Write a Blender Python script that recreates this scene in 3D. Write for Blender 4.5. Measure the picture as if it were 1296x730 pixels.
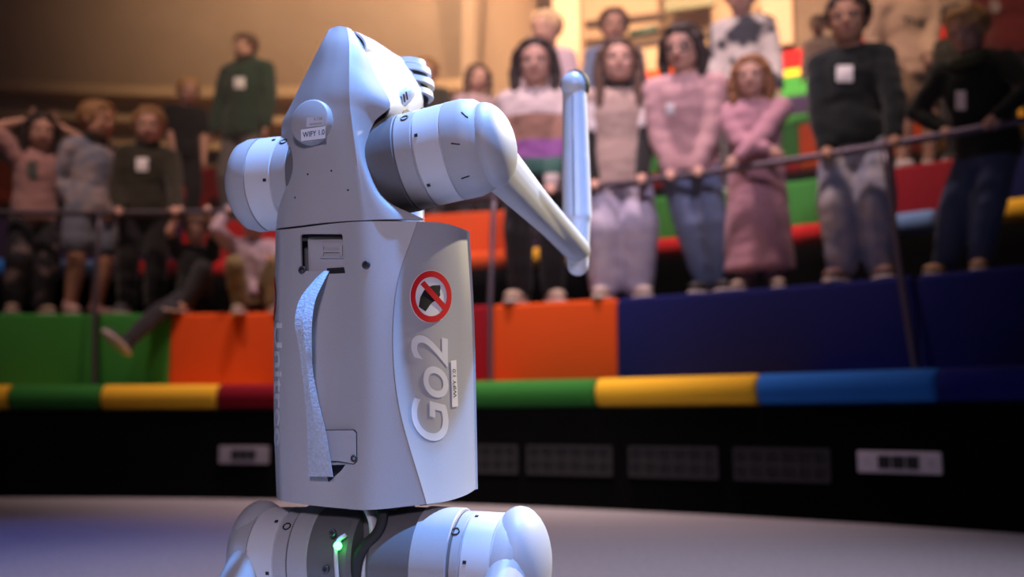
import bpy, bmesh, math, random
import numpy as np
from mathutils import Vector, Matrix, noise
from mathutils.bvhtree import BVHTree
random.seed(7)
for o in list(bpy.data.objects): bpy.data.objects.remove(o)
scene = bpy.context.scene
COL = scene.collection
V = Vector

# ------------------------------------------------------------------ camera
F_PX = 1260.0
PITCH = math.atan(173 / F_PX)
CAM = V((0, 0, 0.39))
cd = bpy.data.cameras.new('camera'); cam = bpy.data.objects.new('camera', cd); COL.objects.link(cam)
cam.location = CAM; cam.rotation_euler = (math.pi / 2 + PITCH, 0, 0)
cd.sensor_width = 36; cd.lens = 36 * F_PX / 1296; cd.clip_start = 0.02; cd.clip_end = 100
cd.dof.use_dof = True; cd.dof.focus_distance = 1.0; cd.dof.aperture_fstop = 3.5
scene.camera = cam

# ------------------------------------------------------------------ world, stage lights and added fills
w = bpy.data.worlds.new('world'); scene.world = w; w.use_nodes = True
w.node_tree.nodes['Background'].inputs[0].default_value = (0.55, 0.42, 0.62, 1)
w.node_tree.nodes['Background'].inputs[1].default_value = 0.045
vs = scene.view_settings
vs.view_transform = 'Standard'; vs.look = 'None'; vs.gamma = 1; vs.use_curve_mapping = False
vs.exposure = 0.0

def spot(name, loc, target, power, color, angle=40, blend=0.6, radius=0.08):
    l = bpy.data.lights.new(name, 'SPOT'); l.energy = power; l.color = color
    l.spot_size = math.radians(angle); l.spot_blend = blend; l.shadow_soft_size = radius
    o = bpy.data.objects.new(name, l); COL.objects.link(o); o.location = loc
    o.rotation_euler = (V(target) - V(loc)).to_track_quat('-Z', 'Y').to_euler()
    return o
spot('stage_light_blue', (0.60, 0.71, 3.4), (-0.15, 1.08, 0.6), 1200, (0.16, 0.40, 1.0), 24, 0.5, 0.05)
spot('stage_light_warm', (2.1, 2.7, 2.7), (-0.05, 1.08, 0.62), 1080, (1.0, 0.85, 0.56), 20, 0.3, 0.03)
spot('stage_light_front', (0.1, -3.2, 2.0), (-0.1, 1.2, 0.5), 275, (0.89, 0.76, 1.0), 30, 0.8, 0.25)
spot('audience_light_pink', (-0.2, 4.3, 7.2), (0.3, 6.3, 1.2), 2000, (1.0, 0.70, 0.72), 56, 1.0, 0.3)
spot('added_audience_fill', (0.2, -0.6, 5.0), (0.6, 6.2, 2.6), 1500, (0.92, 0.74, 0.92), 32, 1.0, 0.3)  # added soft fill that brightens the standing children from the front
spot('audience_light_left', (-2.6, 3.6, 6.4), (-2.3, 6.9, 1.6), 800, (1.0, 0.66, 0.55), 50, 1.0, 0.3)
spot('audience_light_right', (1.0, 3.6, 7.0), (2.4, 5.9, 2.6), 950, (1.0, 0.70, 0.52), 44, 1.0, 0.3)
spot('added_bench_fill', (0.0, 2.0, 5.5), (0.0, 4.9, 0.95), 850, (1.0, 0.80, 0.66), 26, 1.0, 0.3)  # added fill brightening the front cushions, stands in for stage light spill
spot('wall_light_warm', (2.0, 6.2, 6.8), (1.7, 13.0, 4.0), 5200, (1.0, 0.69, 0.48), 90, 1.0, 0.3)
spot('wall_light_left', (-0.6, 4.8, 6.2), (-0.6, 10.0, 4.8), 2300, (1.0, 0.70, 0.48), 88, 1.0, 0.3)
spot('floor_light_violet', (0.4, 1.9, 5.5), (0.2, 1.9, 0), 900, (0.72, 0.66, 0.84), 52, 1.0, 0.3)
spot('floor_light_blue', (-3.2, 2.6, 4.5), (-1.7, 3.3, 0), 300, (0.14, 0.24, 1.0), 32, 1.0, 0.2)

# ------------------------------------------------------------------ pixel rays
def ray(px, py):
    d = V(((px - 648) / F_PX, 1, -(py - 365) / F_PX)); c, s = math.cos(PITCH), math.sin(PITCH)
    return V((d.x, c * d.y - s * d.z, s * d.y + c * d.z))
K = 0.39 / 0.42
HAZE = 0.03
CX, CY = -2.9 * K, -1.07 * K                 # centre of the curved seating
def on_R(px, py, R):
    d = ray(px, py); ox, oy = -CX, -CY
    a = d.x ** 2 + d.y ** 2; b = 2 * (ox * d.x + oy * d.y); c = ox * ox + oy * oy - R * R
    return CAM + d * ((-b + math.sqrt(b * b - 4 * a * c)) / (2 * a))
def on_plane(px, py, p0, nrm):
    d = ray(px, py); return CAM + d * ((p0 - CAM).dot(nrm) / d.dot(nrm))
def at_R_z(px, z, R):                        # the point of radius R and height z seen in column px
    py = 300
    for _ in range(12):
        p = on_R(px, py, R); py -= (z - p.z) * F_PX / max(p.y, 0.5)
    return on_R(px, py, R)
def theta(p): return math.atan2(p.x - CX, p.y - CY)
def polar(R, t, z): return V((CX + R * math.sin(t), CY + R * math.cos(t), z))

# ------------------------------------------------------------------ materials
MATS = {}
def mat(name, color, rough=0.6, metal=0.0, scale=0, amount=0.0, bump=0.0, emit=None, sheen=0.0, coat=0.0, spec=0.5):
    if name in MATS: return MATS[name]
    m = bpy.data.materials.new(name); m.use_nodes = True; nt = m.node_tree; b = nt.nodes['Principled BSDF']
    b.inputs['Roughness'].default_value = rough; b.inputs['Metallic'].default_value = metal
    b.inputs['Sheen Weight'].default_value = sheen; b.inputs['Coat Weight'].default_value = coat
    b.inputs['Specular IOR Level'].default_value = spec
    c = (*color, 1); b.inputs['Base Color'].default_value = c
    if scale:
        tc = nt.nodes.new('ShaderNodeTexCoord'); n = nt.nodes.new('ShaderNodeTexNoise')
        n.inputs['Scale'].default_value = scale; n.inputs['Detail'].default_value = 4
        nt.links.new(tc.outputs['Object'], n.inputs['Vector'])
        if amount:
            r = nt.nodes.new('ShaderNodeMix'); r.data_type = 'RGBA'
            r.inputs[6].default_value = tuple(x * (1 - amount) for x in color) + (1,)
            r.inputs[7].default_value = tuple(min(1, x * (1 + amount)) for x in color) + (1,)
            nt.links.new(n.outputs['Fac'], r.inputs[0]); nt.links.new(r.outputs[2], b.inputs['Base Color'])
        if bump:
            bm_ = nt.nodes.new('ShaderNodeBump'); bm_.inputs['Strength'].default_value = bump; bm_.inputs['Distance'].default_value = 0.01
            nt.links.new(n.outputs['Fac'], bm_.inputs['Height']); nt.links.new(bm_.outputs['Normal'], b.inputs['Normal'])
    if emit:
        b.inputs['Emission Color'].default_value = (*emit[0], 1); b.inputs['Emission Strength'].default_value = emit[1]
    MATS[name] = m; return m

def mat_stripes(name, stops, axis=2):        # knitted stripes along a garment's height
    if name in MATS: return MATS[name]
    m = mat(name, (0.5, 0.5, 0.5), 0.9, sheen=0.2); nt = m.node_tree; b = nt.nodes['Principled BSDF']
    tc = nt.nodes.new('ShaderNodeTexCoord'); sp = nt.nodes.new('ShaderNodeSeparateXYZ'); r = nt.nodes.new('ShaderNodeValToRGB')
    nt.links.new(tc.outputs['Object'], sp.inputs[0]); mr = nt.nodes.new('ShaderNodeMapRange')
    mr.inputs['From Min'].default_value = stops[0][0]; mr.inputs['From Max'].default_value = stops[-1][0]
    nt.links.new(sp.outputs[axis], mr.inputs['Value']); nt.links.new(mr.outputs[0], r.inputs[0]); r.color_ramp.interpolation = 'CONSTANT'
    z0, z1 = stops[0][0], stops[-1][0]; el = r.color_ramp.elements
    el[0].position = 0; el[0].color = (*stops[0][1], 1); el[1].position = 0.999; el[1].color = (*stops[-1][1], 1)
    for z, c in stops[1:-1]:
        e = el.new((z - z0) / (z1 - z0)); e.color = (*c, 1)
    nt.links.new(r.outputs[0], b.inputs['Base Color']); return m

def mat_patches(name, c1, c2, scale, thr=0.5, soft=0.04, rough=0.85):
    if name in MATS: return MATS[name]
    m = mat(name, c1, rough); nt = m.node_tree; b = nt.nodes['Principled BSDF']
    tc = nt.nodes.new('ShaderNodeTexCoord'); n = nt.nodes.new('ShaderNodeTexNoise'); n.inputs['Scale'].default_value = scale; n.inputs['Detail'].default_value = 2
    r = nt.nodes.new('ShaderNodeValToRGB'); el = r.color_ramp.elements
    el[0].position = thr - soft; el[0].color = (*c1, 1); el[1].position = thr + soft; el[1].color = (*c2, 1)
    nt.links.new(tc.outputs['Object'], n.inputs['Vector']); nt.links.new(n.outputs['Fac'], r.inputs[0]); nt.links.new(r.outputs[0], b.inputs['Base Color'])
    return m

def cloth(name, color, bump=0.25): return mat('cloth_' + name, color, 0.92, scale=55, amount=0.10, bump=bump, sheen=0.15, spec=0.2)

GREY = mat('robot_grey_plastic', (0.40, 0.395, 0.41), 0.50, scale=900, amount=0.10, bump=0.03)
GREY_D = mat('robot_dark_grey_plastic', (0.13, 0.128, 0.135), 0.55, scale=700, amount=0.08, bump=0.03)
GREY_L = mat('robot_pale_plastic', (0.62, 0.62, 0.64), 0.33, scale=600, amount=0.04)
WHITE_G = mat('robot_glossy_white', (0.62, 0.62, 0.62), 0.25, coat=0.3)
BLACK = mat('black_plastic', (0.012, 0.012, 0.014), 0.5)
RUBBER = mat('black_rubber', (0.02, 0.02, 0.022), 0.75)
STEEL = mat('screw_steel', (0.45, 0.45, 0.47), 0.3, metal=1.0)
DECAL_W = mat('printed_pale_letters', (0.66, 0.66, 0.68), 0.5)
PAPER = mat('white_sticker', (0.78, 0.77, 0.78), 0.5)
PAPER_G = mat('grey_sticker', (0.58, 0.56, 0.58), 0.5)
RED_S = mat('red_sign_print', (0.62, 0.012, 0.018), 0.4)
INK = mat('black_ink', (0.01, 0.01, 0.012), 0.5)

# ------------------------------------------------------------------ mesh helpers
ORG = {}
def link(name, mesh, parent=None, origin=None):
    o = bpy.data.objects.new(name, mesh); COL.objects.link(o)
    if parent is not None: o.parent = parent; ORG[o] = ORG[parent]
    else:
        ORG[o] = V(origin) if origin is not None else V((0, 0, 0)); o.location = ORG[o]
    return o
def obj(name, vf, material, parent=None, origin=None, smooth=True, angle=None):
    verts, faces = vf
    og = ORG[parent] if parent is not None else (V(origin) if origin is not None else V((0, 0, 0)))
    me = bpy.data.meshes.new(name); me.from_pydata([tuple(V(v) - og) for v in verts], [], [tuple(f) for f in faces]); me.validate()
    bm = bmesh.new(); bm.from_mesh(me); bmesh.ops.recalc_face_normals(bm, faces=bm.faces)
    if smooth:
        for f in bm.faces: f.smooth = True
        if angle:
            a = math.radians(angle)
            for e in bm.edges:
                if len(e.link_faces) == 2 and e.calc_face_angle(0) > a: e.smooth = False
    bm.to_mesh(me); bm.free()
    for m in (material if isinstance(material, (list, tuple)) else [material]): me.materials.append(m)
    return link(name, me, parent, origin)
def empty(name, loc):
    o = bpy.data.objects.new(name, None); COL.objects.link(o); o.location = loc; o.empty_display_size = 0.1; ORG[o] = V(loc); return o
def tag(o, label=None, cat=None, group=None, kind=None):
    if label: o['label'] = label
    if cat: o['category'] = cat
    if group: o['group'] = group
    if kind: o['kind'] = kind
    return o
def join(*vfs):
    vs_, fs_ = [], []
    for v, f in vfs:
        n = len(vs_); vs_ += list(v); fs_ += [tuple(i + n for i in q) for q in f]
    return vs_, fs_
def frame(axis, hint=None):
    a = V(axis).normalized(); h = V(hint) if hint is not None else (V((0, 0, 1)) if abs(a.z) < 0.9 else V((0, 1, 0)))
    x = (h - a * h.dot(a)).normalized(); return a, x, a.cross(x)
def lathe(profile, c, axis, seg=48, hint=None, sx=1, sy=1, a0=0, a1=None):
    a, x, y = frame(axis, hint); vs_, fs_ = [], []
    full = a1 is None; n = seg if full else seg + 1
    for t, r in profile:
        for i in range(n):
            g = 2 * math.pi * i / seg if full else a0 + (a1 - a0) * i / seg
            vs_.append(V(c) + a * t + x * (r * sx * math.cos(g)) + y * (r * sy * math.sin(g)))
    m = len(profile)
    for j in range(m - 1):
        for i in range(seg):
            k = (i + 1) % n; fs_.append((j * n + i, j * n + k, (j + 1) * n + k, (j + 1) * n + i))
    if full:
        if profile[0][1] > 1e-6: fs_.append(tuple(reversed(range(n))))
        if profile[-1][1] > 1e-6: fs_.append(tuple(range((m - 1) * n, m * n)))
    else:
        fs_.append(tuple(j * n for j in range(m))); fs_.append(tuple(j * n + seg for j in reversed(range(m))))
    return vs_, fs_
def capsule(p, q, r0, r1, seg=10, flat=1.0, hint=None):
    p, q = V(p), V(q); L = max((q - p).length, 1e-5); prof = []
    for i in range(5): g = math.pi / 2 * i / 4; prof.append((-r0 * math.cos(g), max(r0 * math.sin(g), 1e-4)))
    for i in range(5): g = math.pi / 2 * i / 4; prof.append((L + r1 * math.sin(g), max(r1 * math.cos(g), 1e-4)))
    return lathe(prof, p, q - p if (q - p).length > 1e-5 else V((0, 0, 1)), seg, hint, 1.0, flat)
def ellipsoid(c, rx, ry, rz, X=(1, 0, 0), Y=(0, 1, 0), Z=(0, 0, 1), seg=14, rings=9):
    X, Y, Z, c = V(X), V(Y), V(Z), V(c); vs_, fs_ = [], []
    for j in range(rings + 1):
        ph = math.pi * (j + 0.02) / (rings + 0.04)
        for i in range(seg):
            g = 2 * math.pi * i / seg
            vs_.append(c + X * (rx * math.sin(ph) * math.cos(g)) + Y * (ry * math.sin(ph) * math.sin(g)) + Z * (rz * math.cos(ph)))
    for j in range(rings):
        for i in range(seg):
            k = (i + 1) % seg; fs_.append((j * seg + i, (j + 1) * seg + i, (j + 1) * seg + k, j * seg + k))
    fs_.append(tuple(range(seg))); fs_.append(tuple(reversed(range(rings * seg, (rings + 1) * seg))))
    return vs_, fs_
def box(c, X, Y, Z, hx, hy, hz):
    c, X, Y, Z = V(c), V(X), V(Y), V(Z)
    vs_ = [c + X * (sx * hx) + Y * (sy * hy) + Z * (sz * hz) for sz in (-1, 1) for sy in (-1, 1) for sx in (-1, 1)]
    return vs_, [(0, 2, 3, 1), (4, 5, 7, 6), (0, 1, 5, 4), (2, 6, 7, 3), (0, 4, 6, 2), (1, 3, 7, 5)]
def tube(path, radii, seg=12, caps=True, hint=None):
    path = [V(p) for p in path]; vs_, fs_ = [], []
    for i, p in enumerate(path):
        d = (path[min(i + 1, len(path) - 1)] - path[max(i - 1, 0)])
        a, x, y = frame(d, hint); r = radii[i] if isinstance(radii, list) else radii
        rx, ry = r if isinstance(r, (list, tuple)) else (r, r)
        for k in range(seg):
            g = 2 * math.pi * k / seg; vs_.append(p + x * (rx * math.cos(g)) + y * (ry * math.sin(g)))
    for j in range(len(path) - 1):
        for i in range(seg):
            k = (i + 1) % seg; fs_.append((j * seg + i, j * seg + k, (j + 1) * seg + k, (j + 1) * seg + i))
    if caps: fs_.append(tuple(reversed(range(seg)))); fs_.append(tuple(range((len(path) - 1) * seg, len(path) * seg)))
    return vs_, fs_
def catmull(ctrl, n):
    c = np.array([[*p] for p in ctrl], float) if not isinstance(ctrl, np.ndarray) else ctrl
    m = len(c); out = []
    e = np.concatenate([[2 * c[0] - c[1]], c, [2 * c[-1] - c[-2]]])
    for i in range(n):
        t = (m - 1) * i / (n - 1); k = min(int(t), m - 2); t -= k
        p0, p1, p2, p3 = e[k], e[k + 1], e[k + 2], e[k + 3]
        out.append(0.5 * (2 * p1 + (p2 - p0) * t + (2 * p0 - 5 * p1 + 4 * p2 - p3) * t * t + (3 * p1 - p0 - 3 * p2 + p3) * t ** 3))
    return np.array(out)
def smooth_path(pts, n): return [V(p) for p in catmull(pts, n)]
def grid(ctrl, nr, nc):                      # ctrl[row][col] points -> smooth grid (rows x cols)
    a = np.array([[[*p] for p in r] for r in ctrl], float)
    a = np.stack([catmull(a[i], nc) for i in range(a.shape[0])])
    a = np.stack([catmull(a[:, j], nr) for j in range(nc)], axis=1)
    vs_ = [V(p) for p in a.reshape(-1, 3)]
    fs_ = [(i * nc + j, i * nc + j + 1, (i + 1) * nc + j + 1, (i + 1) * nc + j) for i in range(nr - 1) for j in range(nc - 1)]
    return vs_, fs_
def bake(o):
    dg = bpy.context.evaluated_depsgraph_get(); me = bpy.data.meshes.new_from_object(o.evaluated_get(dg))
    old = o.data; o.modifiers.clear(); o.data = me; bpy.data.meshes.remove(old)
def remesh(vf, voxel, it=3, jitter=0.0, freq=14):
    me = bpy.data.meshes.new('tmp'); me.from_pydata([tuple(v) for v in vf[0]], [], [tuple(f) for f in vf[1]])
    bm = bmesh.new(); bm.from_mesh(me); bmesh.ops.recalc_face_normals(bm, faces=bm.faces); bm.to_mesh(me); bm.free()
    o = bpy.data.objects.new('tmp', me); COL.objects.link(o)
    m = o.modifiers.new('r', 'REMESH'); m.mode = 'VOXEL'; m.voxel_size = voxel; m.use_smooth_shade = True
    if it: s = o.modifiers.new('s', 'SMOOTH'); s.factor = 0.5; s.iterations = it
    dg = bpy.context.evaluated_depsgraph_get(); r = bpy.data.meshes.new_from_object(o.evaluated_get(dg))
    bpy.data.objects.remove(o); bpy.data.meshes.remove(me)
    if jitter:
        n = len(r.vertices); co = np.empty(n * 3); r.vertices.foreach_get('co', co); co = co.reshape(-1, 3)
        nv = np.empty(n * 3); r.vertices.foreach_get('normal', nv); nv = nv.reshape(-1, 3)
        h = np.array([noise.noise(V((p[0] * freq, p[1] * freq, p[2] * freq * 1.6))) for p in co])
        co += nv * (h * jitter)[:, None]; r.vertices.foreach_set('co', co.ravel()); r.update()
    return r
def robj(name, vf, material, parent=None, origin=None, voxel=0.012, it=3, jitter=0.0, freq=14):
    og = ORG[parent] if parent is not None else V(origin)
    me = remesh(([V(v) - og for v in vf[0]], vf[1]), voxel, it, jitter, freq); me.name = name
    me.materials.clear(); me.materials.append(material)
    me.polygons.foreach_set('use_smooth', [True] * len(me.polygons))
    return link(name, me, parent, origin)
def text2d(body, shear=0.0, bold=0.0):
    c = bpy.data.curves.new('t', 'FONT'); c.body = body; c.shear = shear; c.offset = bold; c.resolution_u = 6
    o = bpy.data.objects.new('t', c); COL.objects.link(o); dg = bpy.context.evaluated_depsgraph_get()
    me = bpy.data.meshes.new_from_object(o.evaluated_get(dg)); bpy.data.objects.remove(o); bpy.data.curves.remove(c)
    v = np.array([[*x.co] for x in me.vertices])[:, :2]; v -= v.min(0); v /= v.max(0)
    f = [tuple(p.vertices) for p in me.polygons]; bpy.data.meshes.remove(me); return v, f

# ================================================================== SETTING: floor, curved tiers, walls
CARPET = mat('grey_stage_carpet', (0.40, 0.385, 0.41), 0.95, scale=60, amount=0.35, bump=0.3, spec=0.1)
DARK = mat('black_fascia_carpet', (0.003, 0.003, 0.0035), 0.95, spec=0.05)
fl = obj('floor', box((0, 2.5, -0.05), (1, 0, 0), (0, 1, 0), (0, 0, 1), 12, 9, 0.05), CARPET); tag(fl, kind='structure')

T0, T1 = math.radians(-38), math.radians(68)
def sweep(profile, t0, t1, seg, pillow=0.0, R0=7.0):   # closed (r, z) profile swept about the seating centre
    vs_, fs_ = [], []; m = len(profile); cr = sum(p[0] for p in profile) / m; cz = sum(p[1] for p in profile) / m
    st = [(t0 + (t1 - t0) * i / seg, 0.0) for i in range(seg + 1)]
    if pillow:
        e = pillow / R0
        st = [(t0, pillow), (t0 + e * 0.3, pillow * 0.3), (t0 + e, 0)] + [(t0 + (t1 - t0) * i / seg, 0) for i in range(1, seg)] + [(t1 - e, 0), (t1 - e * 0.3, pillow * 0.3), (t1, pillow)]
    for t, ins in st:
        for r, z in profile:
            dr, dz = cr - r, cz - z; L = math.hypot(dr, dz) or 1; k = min(ins / L, 0.5)
            vs_.append(polar(r + dr * k, t, z + dz * k))
    for j in range(len(st) - 1):
        for i in range(m):
            k = (i + 1) % m; fs_.append((j * m + i, j * m + k, (j + 1) * m + k, (j + 1) * m + i))
    fs_.append(tuple(reversed(range(m)))); fs_.append(tuple(range((len(st) - 1) * m, len(st) * m)))
    return vs_, fs_
def rounded(r0, r1, z0, z1, rad, corners=(1, 1, 1, 1), n=5):   # rounded rectangle in (r, z): front-low, back-low, back-high, front-high
    out = []
    for (cx, cz, a0, on) in ((r0, z0, 180, corners[0]), (r1, z0, 270, corners[1]), (r1, z1, 0, corners[2]), (r0, z1, 90, corners[3])):
        q = rad if on else 0.004
        ox = cx + q if cx == r0 else cx - q; oz = cz + q if cz == z0 else cz - q
        for i in range(n): g = math.radians(a0 + 90 * i / (n - 1)); out.append((ox + q * math.cos(g), oz + q * math.sin(g)))
    return out
# tier: seat front radius, seat height, backrest radius, floor behind it
TIERS = [(7.0 * K, 0.612, 7.8 * K, 1.09), (8.75 * K, 1.585, 9.3 * K, 1.975), (10.2 * K, 2.38, 10.8 * K, 2.775),
         (11.7 * K, 3.14, 12.2 * K, 3.45), (13.0 * K, 3.79, 13.4 * K, 4.05), (14.2 * K, 4.40, 14.6 * K, 4.75)]
F0 = [0] + [t[3] for t in TIERS]
RW_L, RW_R = 11.25 * K, 16.2 * K
t_split = theta(on_R(600, 100, RW_L))
for i, (rs, sz, rp, fz) in enumerate(TIERS):
    ta = T0 if i < 3 else t_split + 0.01
    rend = (RW_L + 0.02) if i == 2 else RW_R
    nose = 0.14
    o = obj('seating_tier', join(sweep([(rs + 0.02, F0[i]), (rs + 0.02, sz - nose - 0.002), (rp + 0.10, sz - nose - 0.002), (rp + 0.10, fz), (RW_R, fz), (RW_R, F0[i])], ta, T1, 90)), DARK, smooth=False)
    tag(o, 'black carpeted seating tier curving round the stage', kind='structure')

COLS = dict(green=(0.035, 0.20, 0.035), orange=(0.56, 0.070, 0.010), red=(0.42, 0.012, 0.014), crimson=(0.22, 0.006, 0.015), yellow=(0.95, 0.52, 0.035),
            navy=(0.006, 0.009, 0.085), blue=(0.025, 0.17, 0.58), violet=(0.035, 0.02, 0.07), lightblue=(0.12, 0.22, 0.42), indigo=(0.010, 0.014, 0.16))
def felt(c): return mat('felt_' + c, COLS[c], 0.9, scale=120, amount=0.12, bump=0.15, sheen=0.06, spec=0.1)
ORD = ['front', 'second', 'third', 'fourth', 'fifth', 'sixth']
def run(tier, part, marks, zref):
    """marks: [(px, colour), ..., (px_end, None)]: the colour changes along one bench"""
    rs, sz, rp, fz = TIERS[tier]; R = rs if part == 'seat' else rp
    cnt = {}
    for a, b in zip(marks, marks[1:]): cnt[a[1]] = cnt.get(a[1], 0) + 1
    for q, ((x0, c, *lab), (x1, *_)) in enumerate(zip(marks, marks[1:])):
        pv = marks[q - 1][1] if q else None; nx = marks[q + 1][1]
        near = ('between %s and %s' % (pv, nx) if pv != nx else 'between two %s ones' % pv) if pv and nx else 'at the end beside %s' % (pv or nx)
        ta, tb = theta(at_R_z(x0, zref, R)) + 0.0004, theta(at_R_z(x1, zref, R)) - 0.0004
        seg = max(4, int((tb - ta) / 0.012))
        if part == 'seat': prof = rounded(rs, rp, sz - 0.14, sz, 0.066, (1, 0, 0, 1), 8)
        else: prof = rounded(rp, rp + 0.10, sz, fz, 0.03, (0, 0, 1, 1))
        nm = 'seat_cushion' if part == 'seat' else 'backrest_cushion'
        o = obj(nm, sweep(prof, ta, tb, seg, 0.022, R), felt(c), origin=polar(R, (ta + tb) / 2, sz - 0.14 if part == 'seat' else sz))
        kind = 'long seat cushion' if part == 'seat' else 'upright backrest panel'
        tag(o, lab[0] if lab else '%s felt %s of the %s bench row, %s' % (c, kind, ORD[tier], near), 'cushion' if part == 'seat' else 'backrest',
            '%s %s of the %s bench row' % (c, 'seat cushions' if part == 'seat' else 'backrest panels', ORD[tier]))
run(0, 'seat', [(-190, 'red', 'red felt seat cushion beyond the first yellow one of the front bench'), (-80, 'yellow', 'yellow seat cushion of the front bench, far end beside the green one'),
                (8, 'green', 'green seat cushion under the hanging shoe, front bench row'), (125, 'yellow', 'yellow front bench cushion between green and crimson, below the hanging shoe'),
                (272, 'crimson', 'crimson seat cushion of the front bench behind the robot dog'), (430, 'orange', 'orange seat cushion of the front bench hidden behind the robot dog'),
                (585, 'green', 'green front bench cushion beside the robot dog, below the orange panel'), (750, 'yellow', 'yellow front bench cushion between the green and the bright blue ones'),
                (954, 'blue', 'bright blue seat cushion on the front bench row'), (1182, 'indigo', 'dark indigo seat cushion at the end of the front bench row'), (1500, None)], 0.6)
run(0, 'back', [(-190, 'green', 'green upright backrest panel at the far dark end of the front row'), (-10, 'green', 'green front row backrest panel below the child in patterned trousers'),
                (106, 'green', 'green front row backrest panel behind the hanging shoe'), (216, 'orange', 'orange front row backrest panel beside the hanging shoe'),
                (375, 'red', 'red front row backrest panel hidden behind the robot dog'), (500, 'crimson', 'dark crimson front row backrest panel just beside the robot dog'),
                (620, 'orange', 'orange front row backrest panel below the child in baggy pale jeans'), (780, 'navy', 'navy blue front row backrest panel next to the orange one'),
                (1160, 'navy', 'dark navy front row backrest panel at the end beyond the rail post'), (1520, None)], 1.0)
run(1, 'seat', [(-160, 'red'), (-10, 'blue'), (60, 'lightblue'), (150, 'red'), (300, 'red'), (480, 'orange'), (645, 'yellow'), (800, 'red'), (1040, 'lightblue'), (1180, 'violet'), (1262, 'yellow'), (1450, None)], 1.58)
run(1, 'back', [(-160, 'orange'), (-10, 'violet'), (230, 'red'), (400, 'orange'), (520, 'orange'), (645, 'violet'), (815, 'green'), (1068, 'crimson'), (1265, 'navy'), (1450, None)], 1.9)
run(2, 'seat', [(-160, 'orange'), (40, 'violet'), (230, 'red'), (420, 'orange', 'orange third row seat cushion behind the striped jumper girl and robot dog'), (680, 'yellow'), (800, 'red'), (1010, 'orange', 'orange third row seat cushion behind the tall boy in dark teal'), (1180, 'yellow'), (1450, None)], 2.38)
run(2, 'back', [(-160, 'orange'), (35, 'violet'), (230, 'red'), (420, 'orange'), (680, 'yellow'), (800, 'green'), (1010, 'orange'), (1180, 'yellow'), (1450, None)], 2.7)
run(3, 'seat', [(800, 'red'), (930, 'green'), (1100, 'orange'), (1400, None)], 3.1)
run(3, 'back', [(800, 'red'), (930, 'violet'), (1100, 'violet'), (1400, None)], 3.4)
run(4, 'seat', [(800, 'green'), (1100, 'red'), (1400, None)], 3.8)
run(4, 'back', [(800, 'green'), (1100, 'violet'), (1400, None)], 4.0)
run(5, 'seat', [(800, 'yellow'), (930, 'yellow'), (1100, 'red'), (1400, None)], 4.4)
run(5, 'back', [(800, 'orange'), (930, 'red'), (1100, 'red'), (1400, None)], 4.7)

# walls: slatted acoustic timber
def mat_wood(name, c, slat=34.0):
    m = mat(name, c, 0.6, scale=3, amount=0.12); nt = m.node_tree; b = nt.nodes['Principled BSDF']
    tc = nt.nodes.new('ShaderNodeTexCoord'); wv = nt.nodes.new('ShaderNodeTexWave'); wv.bands_direction = 'Z'; wv.inputs['Scale'].default_value = slat; wv.inputs['Distortion'].default_value = 0.15
    bp = nt.nodes.new('ShaderNodeBump'); bp.inputs['Strength'].default_value = 0.35; bp.inputs['Distance'].default_value = 0.01
    nt.links.new(tc.outputs['Object'], wv.inputs['Vector']); nt.links.new(wv.outputs['Fac'], bp.inputs['Height']); nt.links.new(bp.outputs['Normal'], b.inputs['Normal'])
    return m
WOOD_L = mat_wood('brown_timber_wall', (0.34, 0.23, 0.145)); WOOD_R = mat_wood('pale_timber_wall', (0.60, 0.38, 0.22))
WOOD_D = mat('dark_gap_timber', (0.10, 0.055, 0.03), 0.7, scale=6, amount=0.2)
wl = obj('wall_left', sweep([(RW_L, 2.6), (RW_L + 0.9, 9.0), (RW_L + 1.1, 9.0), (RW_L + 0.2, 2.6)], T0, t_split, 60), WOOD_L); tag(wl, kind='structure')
# wall panels of the left wall: leaning joints between boards
for x_top, x_bot in ((40, -60), (232, 190), (420, 395)):
    a = on_R(x_top, -40, RW_L + 0.75); b = on_R(x_bot, 150, RW_L + 0.12)
    n_ = V((CX - a.x, CY - a.y, 0)).normalized()
    d = (a - b); o = obj('panel_joint', tube([b + n_ * 0.01, b.lerp(a, 0.5) + n_ * 0.02, a + n_ * 0.02], (0.018, 0.012), 8), WOOD_D, wl)
for x, y in ((124, 68), (283, 72)):
    p = on_R(x, y, RW_L + 0.45); n_ = V((CX - p.x, CY - p.y, -0.9)).normalized()
    o = obj('wall_speaker', lathe([(-0.06, 0.085), (0.05, 0.09), (0.06, 0.085), (0.06, 0.075), (0.045, 0.07), (0.05, 0.0)], p, n_, 28), mat('speaker_grey', (0.10, 0.095, 0.085), 0.6), origin=p)
    tag(o, 'round grey speaker in the timber wall ' + ('above the child in grey denim' if x < 200 else 'beside the tall adult in green'), 'speaker', 'round speakers in the timber wall')
for z0, z1 in ((3.02, 3.10), (3.28, 3.36), (3.55, 3.66)):
    o = obj('ledge', sweep(rounded(RW_L - 0.10, RW_L + 0.22, z0, z1, 0.01), T0, t_split, 60), mat_wood('ledge_timber', (0.42, 0.27, 0.14)), wl)
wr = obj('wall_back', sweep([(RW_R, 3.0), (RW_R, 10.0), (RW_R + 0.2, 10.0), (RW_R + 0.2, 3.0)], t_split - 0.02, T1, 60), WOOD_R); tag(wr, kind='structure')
tr = obj('wall_right', sweep([(RW_L, 2.776), (RW_L, 9.0), (RW_R + 0.2, 9.0), (RW_R + 0.2, 2.776)], t_split - 0.012, t_split, 2), WOOD_L, smooth=False); tag(tr, kind='structure')
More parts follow.
